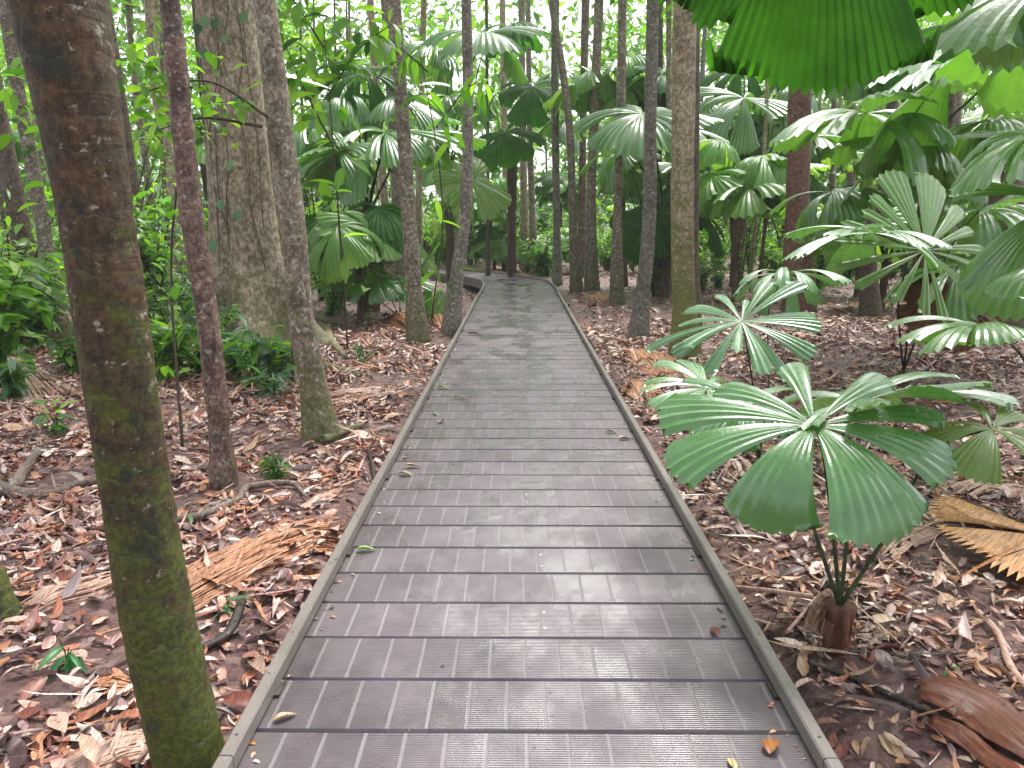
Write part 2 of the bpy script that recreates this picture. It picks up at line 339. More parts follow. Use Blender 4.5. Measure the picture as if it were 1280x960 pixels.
walk = empty('boardwalk', (DX, 0, 0), kind='structure')
def board_mesh(w, d, t):
    ch = .006; prof = [(-d / 2, -t), (-d / 2, -ch * 1.4), (-d / 2 + ch, 0), (d / 2 - ch, 0), (d / 2, -ch * 1.4), (d / 2, -t)]
    V = [[sx * w / 2, y, z] for sx in (-1, 1) for y, z in prof]; k = len(prof)
    F = [[i, (i + 1) % k, k + (i + 1) % k, k + i] for i in range(k)] + [[0, 5, 4, 1], [1, 4, 3, 2], [k, k + 1, k + 4, k + 5], [k + 1, k + 2, k + 3, k + 4]]
    return V, F
RD = .288
def mk_board(off):
    V, F = board_mesh(1.70, RD - .009, .03); V = np.array(V)
    me = mesh_np('deck_board', V, F, M['deck'], smooth=False); return me
def mk_board(off):
    V, F = board_mesh(1.72, RD - .008, .03); V = np.array(V); V[:, 0] += off
    return mesh_np('deck_board', V, F, M['deck'], smooth=False)
BM = [mk_board(0), mk_board(-.062)]
row0 = .938; nrow = 67
# first visible row joint near the bottom of the picture
for i in range(nrow):
    o = link('deck_board', BM[i % 2], walk, ((i % 2) * .062 + .003 * math.sin(i * 7), row0 + i * RD, .0015 * math.sin(i * 5.3)))
yend = row0 + (nrow - .5) * RD
i0 = int(np.argmin(np.abs(PC[:, 1] - yend)))
L = np.concatenate([[0], np.cumsum(np.linalg.norm(np.diff(PC[i0:], axis=0), axis=1))]); mb = MB()
for k in range(int(L[-1] / RD) - 1):
    def pt(s): return np.array([np.interp(s, L, PC[i0:, 0]), np.interp(s, L, PC[i0:, 1])])
    a, b = pt(k * RD + .006), pt((k + 1) * RD - .006); t = (pt((k + 1) * RD + .1) - pt(k * RD)); t /= np.linalg.norm(t); nn = np.array([-t[1], t[0]])
    V = []
    for z in (0, -.03):
        for c, s in ((a, -1), (a, 1), (b, 1), (b, -1)): q = c + nn * s * .85; V.append([q[0] - DX, q[1], z])
    mb.add(V, [[0, 3, 2, 1], [0, 1, 5, 4], [2, 3, 7, 6], [1, 2, 6, 5], [3, 0, 4, 7]])
o = link('deck_boards_beyond_bend', mb.mesh('deck_boards_beyond_bend', M['deck_far'], smooth=False), walk); o['kind'] = 'stuff'
def sweep(off, w, z0, z1, mat, name, s0=-2.6):
    j0 = int(np.argmin(np.abs(PC[:, 1] - s0))); Q = PC[j0::3]; T = np.gradient(Q, axis=0); T /= np.linalg.norm(T, axis=1)[:, None]; Nn = np.stack([-T[:, 1], T[:, 0]], 1)
    V = []; k = len(Q); ch = .006; prof = [(-w / 2, z0), (-w / 2, z1 - ch), (-w / 2 + ch, z1), (w / 2 - ch, z1), (w / 2, z1 - ch), (w / 2, z0)]; m = len(prof)
    g = np.random.default_rng(3)
    for q, nn in zip(Q, Nn):
        for u, z in prof: c = q + nn * (off + u); V.append([c[0] - DX, c[1], z])
    F = [[i * m + j, i * m + (j + 1) % m, (i + 1) * m + (j + 1) % m, (i + 1) * m + j] for i in range(k - 1) for j in range(m)]
    return link(name, mesh_np(name, V, F, mat, smooth=False), walk)
for s in (1, -1):
    r_ = sweep(s * .858, .044, .014, .068, M['rail'], 'edge_rail'); sweep(s * .80, .04, -.16, -.034, M['stick_dark'], 'joist')
    sweep(s * .872, .02, -.17, -.004, M['rail'], 'fascia_board')
for s in (1, -1):
    for k in range(17):
        V, F = box_vf((0, 0, 0), (.055, .09, .016)); link('rail_spacer', mesh_np('rail_spacer', V, F, M['stick_dark'], smooth=False), walk, (s * .848, 1.3 + k * 1.152, .0055))

# ------------------------------------------------------------------ ground
u = np.linspace(-1, 1, 301); gx = 3.2 * np.sinh(u * 4.8) ; gy = 3.2 * np.sinh(np.linspace(-.75, 1, 361) * 4.8) + 3
X, Y = np.meshgrid(gx, gy); Z = gz(X, Y); n1, n2 = X.shape
V = np.stack([X, Y, Z], 2).reshape(-1, 3); I = np.arange(n1 * n2).reshape(n1, n2)
F = np.stack([I[:-1, :-1], I[:-1, 1:], I[1:, 1:], I[1:, :-1]], 2).reshape(-1, 4)
tag(link('ground', mesh_np('ground', V, F, M['soil'])), kind='structure')

# leaf litter ------------------------------------------------------------------
def litter(name, n, xr, yr, s0, s1, seed, cols, excl=None, w=.42, zup=.02, tm=None):
    g = np.random.default_rng(seed)
    # denser close by, sparser far off
    y = yr[0] + (yr[1] - yr[0]) * g.random(n * 2) ** 1.35; x = xr[0] + (xr[1] - xr[0]) * g.random(n * 2)
    d = path_dist(x, y)
    vis = (np.abs(x) < y * .72 + 1.0) & (d > .93)
    nz = np.sin(x * 2.1 + np.sin(y * 1.7) * 1.4) * np.sin(y * 1.9 + np.sin(x * 1.3)) + .6 * np.sin(x * 5.3 + y * 2.2) * np.sin(y * 4.7)
    keep = vis & (g.random(n * 2) < np.clip(.66 + .6 * nz, .10, 1) * np.clip((d - .85) / .6 + .25, .2, 1)); x = x[keep][:n]; y = y[keep][:n]; k = len(x)
    pos = np.stack([x, y, gz(x, y) + zup * g.random(k) + .006], 1)
    Mx = rotmats(k, g.uniform(0, 6.28, k), g.normal(0, .22, k) + .06, g.normal(0, .34, k)); sc = g.uniform(s0, s1, k) * (.8 + .5 * g.random(k) ** 3)
    Vs, Fs, Ts = [], [], []; off = 0; 
    tms = tm or [leaf_tmpl(5, w, .25, .25), leaf_tmpl(5, w * .8, -.2, -.3, .03), leaf_tmpl(5, w * 1.15, .1, .1, -.04), leaf_tmpl(5, w * .6, .5, .5)]
    gi = g.integers(0, len(tms), k)
    for q, t in enumerate(tms):
        s = gi == q; W, FF = scatter(t, pos[s], Mx[s], sc[s]); Vs.append(W); Fs.append(FF + off); off += len(W); Ts.append(tints(cols, int(s.sum()), len(t[0]), g))
    return tag(link(name, mesh_np(name, np.vstack(Vs), np.vstack(Fs), M['litter'], np.vstack(Ts))), kind='stuff')
LC = [(.70, .43, .36), (.56, .30, .23), (.42, .19, .15), (.82, .60, .50), (.62, .29, .15), (.30, .09, .06), (.48, .18, .10), (.15, .075, .07), (.10, .055, .055), (.40, .25, .24), (.50, .22, .12), (.84, .68, .60), (.78, .62, .55), (.24, .15, .15), (.33, .15, .13)]
LD = [(.34, .20, .13), (.50, .33, .20), (.20, .11, .085), (.12, .065, .055), (.60, .44, .30), (.075, .045, .04), (.45, .20, .09), (.3, .2, .17)]
LP_ = [(.80, .60, .50), (.74, .48, .35), (.66, .46, .40), (.52, .40, .36), (.60, .36, .22), (.30, .22, .22)]
STRIP = [leaf_tmpl(6, .07, .1, .12, .02), leaf_tmpl(6, .05, .1, -.15, .02)]
litter('leaf_litter', 34000, (-7, -.8), (1.3, 13), .05, .12, 11, LC)
litter('leaf_litter', 24000, (.8, 7.5), (1.3, 13), .045, .115, 12, LC + LD + LD)
litter('leaf_litter', 22000, (-6, 6.5), (1.3, 9), .02, .05, 15, LC + LD, w=.55, zup=.012)
litter('leaf_litter', 2600, (-7, 7), (1.3, 12), .11, .19, 16, LP_, w=.38, zup=.03)
litter('leaf_litter', 16000, (-16, 16), (9, 34), .09, .19, 13, LC, zup=.04)
litter('twig_litter', 7000, (-7, 8), (1.3, 12), .10, .34, 14, LC + LD, zup=.035, tm=STRIP)

# ------------------------------------------------------------------ fan leaves
def fan_mesh(R=1., nseg=12, spread=330, ppl=5, fill=.95, phi0=.1, kap=.9, cup=.25, seed=1, mat=None, rs=8, wvar=.35, back=.4, amp=.16, lenvar=.07, tipround=.05, widths=None, tipcut=.045, dvar=.12, segs=None):
    g = np.random.default_rng(seed)
    if segs: nseg = len(segs); widths = [q[1] for q in segs]
    w = 1 + wvar * g.uniform(-1, 1, nseg) if widths is None else np.array(widths, float); nseg = len(w)
    w = w / w.sum() * R_(spread); e = -R_(spread) / 2 + np.concatenate([[0], np.cumsum(w)]); mb = MB()
    for i in range(nseg):
        tc = (e[i] + e[i + 1]) / 2; hw = w[i] * fill / 2; pp = max(2, int(round(ppl * w[i] / (R_(spread) / nseg))))
        if segs: tc = R_(segs[i][0]); hw = R_(segs[i][1]) / 2; pp = max(2, int(round(segs[i][1] / 360 * ppl * 10)))
        k = 2 * pp + 1
        p0 = phi0 + g.normal(0, dvar) - back * max(0, abs(tc) - 1.6) * .5; kp = kap * (1 + .3 * g.normal()) + back * max(0, abs(tc) - 1.3) * .5
        ln = R * (1 + lenvar * g.normal()) * (1 - .12 * max(0, abs(tc) - 1.5))
        if segs: ln = R * segs[i][2]; kp = segs[i][3]; p0 = phi0 + g.normal(0, .05)
        s = np.linspace(0, 1, rs + 1)
        ph = p0 - kp * s ** 1.3; ds = ln / rs; tw = g.normal(0, .18)
        rr = np.concatenate([[0], np.cumsum(np.cos((ph[1:] + ph[:-1]) / 2)) * ds]); zz = np.concatenate([[0], np.cumsum(np.sin((ph[1:] + ph[:-1]) / 2)) * ds])
        al = s * ln; dr = np.array([math.sin(tc), math.cos(tc), 0]); tg = np.array([math.cos(tc), -math.sin(tc), 0]); up = np.array([0, 0, 1.]); V = []
        for q in range(rs + 1):
            nv = -math.sin(ph[q]) * dr + math.cos(ph[q]) * up; tv = math.cos(ph[q]) * dr + math.sin(ph[q]) * up; a0 = al[q] + .012 * R
            for j in range(k):
                uu = -1 + 2 * j / (k - 1); half = a0 * math.sin(hw); side = uu * half; fwd = a0 * (math.cos(uu * hw) - 1)
                if q == rs: fwd -= ln * (tipround * uu * uu * (1 + .5 * abs(uu)) + (tipcut if j % 2 else 0))
                zl = (amp * (1 if j % 2 else -1) * half / (k - 1) * 2) * min(1, q / 2) - cup * uu * uu * half + tw * side * s[q]
                V.append(dr * rr[q] + up * zz[q] + tg * side + tv * fwd + nv * zl)
        V = np.array(V).reshape(rs + 1, k, 3)
        for j in range(k - 1): mb.add(V[:, j:j + 2].reshape(-1, 3), [[q * 2, q * 2 + 1, q * 2 + 3, q * 2 + 2] for q in range(rs)])
    me = mb.mesh('fan_leaf', mat or M['fan'], smooth=True); return me
def place_leaf(me, parent, hub, az, pitch, roll=0, sc=1., name='fan_leaf'):
    """hub relative to parent; az degrees where the blade points, pitch up, roll; returns the object"""
    m = rotmats(1, np.array([R_(az)]), np.array([R_(pitch)]), np.array([R_(roll)]))[0]
    o = link(name, me, parent); o.matrix_local = Matrix.Translation(Vector(hub)) @ Matrix(m.tolist()).to_4x4() @ Matrix.Scale(sc, 4); return o
def petiole(parent, p0, p1, az, pitch, r0=.012, r1=.006, mat=None, up=.5, flop=.3):
    p0, p1 = Vector(p0), Vector(p1); L = (p1 - p0).length; d = Vector((math.cos(R_(az)) * math.cos(R_(pitch)), math.sin(R_(az)) * math.cos(R_(pitch)), math.sin(R_(pitch))))
    c0 = p0 + ((p1 - p0) * .33) + Vector((0, 0, up * L * .25)); c1 = p1 - d * L * flop * .6 + Vector((0, 0, .0)); c1 = c1 * .5 + (p0 + (p1 - p0) * .72 + Vector((0, 0, up * L * .2))) * .5
    V, F = tube_vf([p0, c0, c1, p1], [r0, r0 * .8, r1 * 1.1, r1], 14, 6); o = link('petiole', mesh_np('petiole', V, F, mat or M['petiole']), parent); kids(parent, o); return o
def fibre_trunk(parent, h, r, mat, seed, lean=(0, 0), strips=26):
    g = random.Random(seed)
    V, F = tube_vf([(0, 0, -.1), (lean[0] * .4, lean[1] * .4, h * .5), (lean[0], lean[1], h)], [r * 1.05, r * .9, r * 1.15], max(10, int(h * 14)), 14, bumps=.09, seed=seed)
    o = link('trunk', mesh_np('trunk', V, F, mat), parent); kids(parent, o); mb = MB()
    for i in range(strips):
        a = g.uniform(0, 6.28); z = h * g.uniform(.45, 1.04); l = g.uniform(.15, .45) * min(1, h) ; rr = r * 1.1; t = z / h
        c = Vector((lean[0] * t, lean[1] * t, 0)); dx, dy = math.cos(a), math.sin(a); wd = r * g.uniform(.12, .3); fl = g.uniform(.2, .9) * l * .5
        P = [c + Vector((dx * rr, dy * rr, z)), c + Vector((dx * (rr + fl * .5), dy * (rr + fl * .5), z - l * .45)), c + Vector((dx * (rr + fl), dy * (rr + fl), z - l))]
        V = []; 
        for q, p in enumerate(P):
            ww = wd * (1 - q * .35)
            for s in (-1, 1): V.append([p.x - dy * ww * s, p.y + dx * ww * s, p.z])
        mb.add(V, [[0, 1, 3, 2], [2, 3, 5, 4]])
    o = link('fibre', mb.mesh('fibre', mat), parent); kids(parent, o)
FW = [fan_mesh(1, [11, 9, 13, 10, 12][i], 335, 6, [.9, .93, .86, .95, .88][i], .12, .8 + .2 * i, .32, 20 + i, rs=6, wvar=.55, dvar=.2) for i in range(5)]
FB = [fan_mesh(1, [11, 9, 13, 10][i], 335, 4, [.88, .93, .8, .9][i], .12, .8 + .2 * i, .3, 30 + i, rs=5, wvar=.55, dvar=.25, mat=M['fan_bg']) for i in range(4)]
FN = [fan_mesh(1, 17, 345, 2, .72, .2, .7, .2, 40 + i, rs=6) for i in range(2)]
FY = [fan_mesh(1, 10, 335, 4, .93, .15, .6, .2, 50 + i, rs=6, mat=M['fan_young']) for i in range(2)]
FL = [fan_mesh(1, 11, 335, 4, .97, .1, 1.2, .3, 60 + i, rs=6, mat=M['fan_lit']) for i in range(2)]
def rand_palm(loc, h, nl, lr, pl, seed, label, group=None, fibre='fibre', pools=None, az0=None, fan_el=(15, 75)):
    g = random.Random(seed); root = empty('fan_palm', loc, label, 'palm', group)
    fibre_trunk(root, h, g.uniform(.045, .085) * (1 if h > .5 else .7), M[fibre], seed, (g.uniform(-.1, .1) * h, g.uniform(-.1, .1) * h), 22)
    pools = pools or FB * 2 + FL
    for i in range(nl):
        az = (i * 137.5 + g.uniform(-20, 20)) if az0 is None else az0 + g.uniform(-70, 70); el = g.uniform(*fan_el); L = pl * g.uniform(.75, 1.2)
        hx = L * math.cos(R_(el)); hz = L * math.sin(R_(el)) * .9; hub = Vector((hx * math.cos(R_(az)), hx * math.sin(R_(az)), h + hz)); pit = g.uniform(-45, 5) + (el - 45) * .5
        o = place_leaf(g.choice(pools), root, hub, az, pit, g.uniform(-22, 22), lr * g.uniform(.8, 1.15)); kids(root, o)
        petiole(root, (0, 0, h * .97), hub, az, pit, .016 * lr + .004, .009 * lr, M['petiole_dark'], .45, .3)
    return root

# ------------------------------------------------------------------ leafy plants and crowns
G1 = [(.07, .18, .03), (.10, .23, .03), (.05, .13, .03), (.15, .29, .04)]           # mid green
G2 = [(.18, .34, .05), (.26, .42, .07), (.13, .27, .04)]                             # light green
G3 = [(.07, .15, .08), (.10, .20, .11), (.15, .26, .17)]                            # bluish
def crown_mesh(seed, n, rad, cl, ls, cols=G1, flat=.7, tm=None, w=.42):
    g = np.random.default_rng(seed); nc = cl; c = g.normal(size=(nc, 3)); c /= np.linalg.norm(c, axis=1)[:, None]; c *= (g.random((nc, 1)) ** .5) * rad; c[:, 2] *= flat
    ci = g.integers(0, nc, n); pos = c[ci] + g.normal(size=(n, 3)) * np.array([1, 1, .55]) * rad * .17
    t = tm or leaf_tmpl(3, w, .2, .2); Mx = rotmats(n, g.uniform(0, 6.28, n), g.normal(-.35, .4, n), g.normal(0, .6, n)); W, F = scatter(t, pos, Mx, g.uniform(.6, 1.3, n) * ls)
    cc = np.array(cols)[g.integers(0, len(cols), nc)][ci] * (1 + .2 * g.normal(size=(n, 1))); T = np.repeat(np.clip(np.hstack([cc, np.ones((n, 1))]), .01, 1), len(t[0]), 0)
    return mesh_np('crown', W, F, M['fol'], T), c
def shrub(loc, h, nst, ll, lw, seed, label, group=None, cols=G1, cat='plant', name='leafy_shrub', dens=16, spreadr=.5, dr=-.2, bare=.25):
    g = np.random.default_rng(seed); root = empty(name, loc, label, cat, group); mb = MB(); P = []; A = []
    for i in range(nst):
        a = g.uniform(0, 6.28); l = h * g.uniform(.6, 1.05); o_ = spreadr * h * g.uniform(.2, 1)
        pts = [np.array([0, 0, -.03]), np.array([math.cos(a) * o_ * .3, math.sin(a) * o_ * .3, l * .5]), np.array([math.cos(a) * o_, math.sin(a) * o_, l])]
        V, F = tube_vf(pts, [.008 * h + .003, .005 * h + .002, .002], 8, 5, seed=seed + i); mb.add(V, F); C = spline(pts, 20)
        for k in range(dens):
            t = bare + (1 - bare) * k / dens; P.append(C[int(t * 19)] + g.normal(0, .02 * h, 3)); A.append((g.uniform(0, 6.28) if k < dens - 3 else a))
    o = link('stem', mb.mesh('stem', M['twig']), root); kids(root, o); P = np.array(P); k = len(P)
    Mx = rotmats(k, np.array(A), g.normal(dr + .25, .4, k), g.normal(0, .35, k)); t = leaf_tmpl(5, lw, .2, .3); W, F = scatter(t, P, Mx, g.uniform(.6, 1.2, k) * ll)
    o = link('foliage', mesh_np('foliage', W, F, M['fol'], tints(cols, k, len(t[0]), g)), root); kids(root, o); return root
CROWNS = [crown_mesh(100 + i, 1500, 1.7, 26, .22, c) for i, c in enumerate((G1, G2, G1 + G2))]
THIN = [crown_mesh(110 + i, 520, 1.6, 16, .24, c)[0] for i, c in enumerate((G2, G1 + G2, G2))]
def tree(label, pts, widths, Y=None, mat='b_grey', n=40, sides=16, bumps=.05, ring=0, crown=None, group=None, htop=None, cz=None, name='slender_tree', cat='tree', base=None, seed=1, cs=1., flare=1.35):
    """pts picture points from the top of the picture down to the base; the trunk is carried on above the picture to htop"""
    b = gpt(*pts[-1]) if Y is None else at(*pts[-1], Y)
    Yb = b.y; W = [at(x, y, Yb) for x, y in pts[:-1]]
    b = Vector((b.x, Yb, gz1(b.x, Yb) - .08)) if base is None else base
    zc = Yb * math.cos(PITCH) + .3
    rr = [w * zc / FPX / 2 for w in widths]
    top = W[0]; dirn = (W[0] - W[1]).normalized() if len(W) > 1 else Vector((0, 0, 1)); H = htop or 9
    if top.z < H: W = [top + dirn * ((H - top.z) / max(.5, dirn.z)) + Vector((0, 0, 0))] + W; rr = [rr[0] * .6] + rr
    P = [p - b for p in reversed(W)]; P = [Vector((0, 0, 0))] + P; rr = list(reversed(rr))
    root = empty(name, b, label, cat, group); L = (P[-1] - P[0]).length
    flare = [rr[0] * flare, ] + rr[1:]
    # uneven control spacing: resample by radius at each control
    V, F = tube_vf(P, flare, max(n, int(L * 10)), sides, bumps=bumps, ring=ring, seed=seed)
    o = link('trunk', mesh_np('trunk', V, F, M[mat]), root); kids(root, o)
    if crown is not None:
        me = THIN[crown % 3]; c = link('crown', me, root, P[-1] + Vector((0, 0, -.3))); c.scale = (cs, cs, cs); c.rotation_euler = (0, 0, seed); kids(root, c)
    return root

# --- trees with their picture points (top to base) and widths
ta = tree('thick mossy brown ringed trunk leaning beside the near left boardwalk rail', [(72, 0), (102, 156), (121, 281), (154, 500), (191, 740), (250, 985)], [96, 84, 76, 75, 80, 84], mat='b_moss', sides=72, n=330, bumps=.034, ring=.02, flare=1.08, crown=0, htop=6, seed=3, name='leaning_tree')
tree('slim reddish trunk with dark ring scars between the mossy trunk and the huge pale tree', [(212, 0), (228, 156), (239, 260), (258, 390), (275, 540), (280, 606)], [22, 24, 25, 26, 27, 28], mat='b_red', sides=20, n=110, bumps=.05, ring=.12, crown=1, htop=7, seed=5)
tree('grey mottled trunk before the huge pale tree, a small log at its foot', [(330, 0), (350, 156), (368, 300), (376, 390), (391, 480), (404, 545)], [27, 28, 30, 31, 33, 38], mat='b_grey', sides=20, n=100, bumps=.05, crown=2, htop=8, seed=6)
tree('brown trunk with dry leaves at its foot, left one of the pair before the bend', [(493, 0), (503, 140), (513, 300), (518, 370), (523, 428)], [15, 16, 19, 20, 25], mat='b_grey', crown=0, htop=8, seed=8)
tree('smooth grey curving trunk beside the left rail, right one of the pair before the bend', [(583, 0), (585, 150), (579, 290), (571, 345), (563, 418)], [12, 13, 15, 17, 21], mat='b_lich', crown=1, htop=9, seed=9, bumps=.03)
tree('slim grey trunk on the litter just left of the thick tan trunk', [(816, 0), (813, 150), (810, 300), (803, 370), (797, 421)], [14, 15, 17, 18, 23], mat='b_lich', crown=2, htop=9, seed=10, bumps=.03)
tree('thick straight tan trunk with pale specks right of the boardwalk', [(856, 0), (854, 150), (853, 300), (855, 380), (857, 448)], [27, 27, 27, 28, 34], mat='b_tan', sides=24, n=90, bumps=.025, ring=.04, crown=0, htop=9, seed=11)
tree('thin dark stem standing close against the right side of the thick tan trunk', [(870, 20), (869, 200), (868, 330), (870, 436)], [9, 10, 11, 13], Y=12.2, mat='b_dark', seed=12)
tree('slim straight grey trunk rising behind the bend, left one of the cluster there', [(694, 0), (694, 150), (696, 290), (697, 345)], [10, 9, 9, 11], Y=21.5, mat='b_lich', crown=0, htop=10, seed=13)
tree('crooked grey trunk at the right rail where the boardwalk bends', [(697, 50), (704, 92), (711, 150), (716, 280), (721, 364)], [8, 9, 9, 10, 13], mat='b_grey', seed=14, crown=2, htop=10)
tree('brown trunk beside the crooked grey one at the bend', [(749, 0), (744, 120), (739, 250), (740, 364)], [11, 11, 11, 15], mat='b_grey', seed=15, crown=1, htop=10)
tree('dark reddish slim trunk behind the brown trunk at the bend', [(732, 0), (729, 150), (727, 335)], [10, 8, 9], Y=25, mat='b_red', seed=16, crown=0, htop=11)
tree('dark mossy trunk halfway between the bend and the slim grey trunk', [(778, 0), (776, 130), (772, 260), (771, 378)], [10, 11, 10, 15], mat='b_grey', seed=17, crown=1, htop=10)
tree('thin black stem seen high behind the thick tan trunk, left one of two', [(826, 0), (825, 130), (822, 330)], [6, 6, 6], Y=20, mat='b_dark', seed=18)
tree('thin mottled stem seen high behind the thick tan trunk, right one of two', [(836, 0), (836, 130), (836, 330)], [7, 6, 7], Y=19, mat='b_grey', seed=19)
tree('thick smooth pinkish brown trunk behind the star shaped young palm leaves', [(1003, 0), (999, 150), (997, 260), (999, 388)], [26, 27, 28, 33], mat='b_pink', sides=20, crown=2, htop=10, seed=20, bumps=.02)
tree('dark crooked trunk bending under the silver fan leaf on the right', [(1118, 100), (1109, 200), (1104, 240), (1090, 280), (1088, 395)], [13, 14, 15, 16, 20], mat='b_dark', seed=21, crown=1, htop=6)
tree('brown slim trunk between the pinkish trunk and the crooked dark one', [(1068, 0), (1064, 150), (1063, 250), (1062, 340)], [9, 10, 10, 11], Y=23, mat='b_red', seed=22)
tree('thin dark stem right of the pinkish trunk', [(1046, 0), (1041, 170), (1037, 330)], [6, 6, 7], Y=25, mat='b_dark', seed=23)
tree('shaded mid brown trunk behind the upright pale fan leaf', [(1186, 60), (1180, 190), (1165, 320), (1162, 422)], [15, 15, 17, 22], mat='b_dark', seed=24, crown=0, htop=8)
tree('broad dark shaded trunk at the right edge behind the young palms', [(1262, 60), (1256, 220), (1254, 300), (1252, 415)], [38, 42, 46, 62], mat='b_dark', seed=25, sides=24, crown=1, htop=8, bumps=.08)
tree('slender pale stem high at the right edge between fan leaves', [(1203, 0), (1200, 60), (1192, 330)], [9, 9, 9], Y=15, mat='b_lich', seed=26)
tree('dark leaning trunk at the left edge behind the strappy leaves', [(-12, 100), (8, 200), (28, 300), (48, 425)], [22, 23, 25, 30], mat='b_dark', seed=27, crown=0, htop=7)
tree('pale grey leaning trunk near the left edge beyond the mossy trunk', [(4, 0), (26, 130), (53, 281), (64, 350), (78, 436)], [14, 15, 17, 18, 23], mat='b_grey', seed=28, crown=1, htop=8)
tree('dark slim trunk between the mossy trunk and the slim reddish one', [(131, 0), (145, 80), (158, 170), (175, 285), (180, 385)], [11, 12, 12, 13, 15], mat='b_dark', seed=29, crown=2, htop=9)
tree('pale thin trunk just left of the dark slim trunk beyond the mossy one', [(130, 30), (140, 110), (155, 220), (168, 300), (172, 380)], [8, 8, 8, 9, 10], Y=19, mat='b_pale', seed=30)
tree('grey thin stem right of the dark slim trunk beyond the mossy one', [(160, 0), (172, 130), (186, 230), (198, 370)], [8, 8, 9, 10], Y=18, mat='b_grey', seed=31, crown=1, htop=9)
tree('slanting tan stem meeting the slim reddish trunk', [(185, 0), (198, 140), (222, 220), (240, 370)], [9, 9, 10, 11], Y=17, mat='b_pale', seed=32)
tree('pale trunk partly hidden behind the slim reddish one', [(197, 0), (207, 80), (214, 200), (222, 365)], [14, 14, 14, 15], Y=20, mat='b_pale', seed=33, crown=0, htop=9)
tree('pale stem behind the left trunk of the pair before the bend', [(463, 0), (467, 60), (474, 160), (488, 330)], [8, 8, 8, 9], Y=21, mat='b_pale', seed=34, crown=2, htop=10)
tree('grey brown trunk touching the back of the left trunk of the pair', [(485, 60), (490, 140), (496, 250), (498, 345)], [11, 12, 13, 15], Y=19, mat='b_grey', seed=35)
tree('thin tan stem in the gap between the pair of trunks before the bend', [(530, 0), (527, 120), (524, 230), (522, 330)], [7, 7, 8, 9], Y=25, mat='b_pale', seed=36, crown=1, htop=10)
tree('straight thin grey trunk beyond the bend, right of the hanging yellowed leaf', [(652, 0), (653, 140), (655, 260), (656, 332)], [8, 8, 9, 10], Y=27, mat='b_pale', seed=37, crown=0, htop=10)
tree('dark thin trunk beyond the bend, close right of the straight grey one', [(660, 0), (662, 150), (665, 260), (668, 332)], [6, 7, 8, 9], Y=26, mat='b_grey', seed=38)
tree('pale pole of a trunk beyond the bend, left of the straight grey one', [(628, 0), (630, 130), (633, 250), (634, 330)], [7, 8, 9, 9], Y=29, mat='b_pale', seed=39)
tree('very thin dark stem right of the smooth grey curving trunk', [(608, 0), (609, 120), (610, 250), (610, 330)], [4, 4, 4, 5], Y=24, mat='b_dark', seed=40)
for i, x in enumerate((379, 396, 422, 437)):
    tree('thin dark pole stem in the bright gap left of the dark fibrous palm', [(x - 3, 60), (x, 220), (x + 2, 335)], [3, 3.5, 4], Y=26 + i, mat='b_dark', seed=41 + i, group='thin poles in the bright gap', htop=9)
# thin liana stem against the grey mottled trunk
V, F = tube_vf([at(318, -20, 6.9), at(333, 120, 6.8), at(340, 210, 6.7), at(358, 330, 6.6), gpt(366, 480)], [.016, .02, .014, .013, .02], 60, 8, bumps=.1)
tag(link('liana', mesh_np('liana', V, F, M['b_grey'])), 'thin crooked liana stem hanging close behind the grey mottled trunk', 'liana')

# --- the huge buttressed tree
bt = gpt(305, 432); bt.y = 11.3; bt = at(308, 425, 11.3); bt = Vector((bt.x, 11.3, gz1(bt.x, 11.3) - .1))
root = empty('buttressed_tree', bt, 'huge pale rainforest tree with vines on its bark and flaring buttress roots', 'tree')
n, sd = 130, 64; V = np.zeros((n, sd, 3)); th = np.linspace(0, 2 * np.pi, sd, endpoint=False)
for i in range(n):
    z = i / (n - 1) * 9.5; r = .385 + .06 * math.exp(-z / 2); cx = -.07 * z / 3 + .12; fl = math.exp(-z / .62)
    lob = sum(a * np.maximum(0, np.cos(th - t0)) ** k for a, t0, k in ((1.15, -.35, 26), (.75, -1.5, 20), (.9, 3.5, 24), (.6, -2.4, 20), (.7, 1.6, 16), (.45, -1.0, 16)))
    rr = r * (1 + .035 * np.sin(3 * th + z) + .03 * np.sin(7 * th - z * .7) + .015 * np.sin(13 * th + 2 * z)) + fl * lob * .80 + .12 * math.exp(-z / .35) + .05 * math.exp(-z / 1.6) * lob
    V[i, :, 0] = cx + rr * np.cos(th); V[i, :, 1] = rr * np.sin(th); V[i, :, 2] = z
F = [[i * sd + j, i * sd + (j + 1) % sd, (i + 1) * sd + (j + 1) % sd, (i + 1) * sd + j] for i in range(n - 1) for j in range(sd)]
link('trunk', mesh_np('trunk', V.reshape(-1, 3), F, M['b_pale']), root)
g = random.Random(4); 
for k in range(8):
    pts = []; a = -1.57 + g.uniform(-1.1, 1.1); da = g.uniform(-.5, .5)
    for i in range(9):
        z = i * .62 + .1; rr = .41 + .06 * math.exp(-z / 2) + .62 * math.exp(-z / .62) * .25; aa = a + da * i / 8 + g.uniform(-.22, .22); pts.append((-.07 * z / 3 + .12 + rr * math.cos(aa), rr * math.sin(aa), z))
    V, F = tube_vf(pts, [g.uniform(.008, .016), .006], 60, 6, bumps=.1, seed=k); link('vine', mesh_np('vine', V, F, M['b_dark']), root)
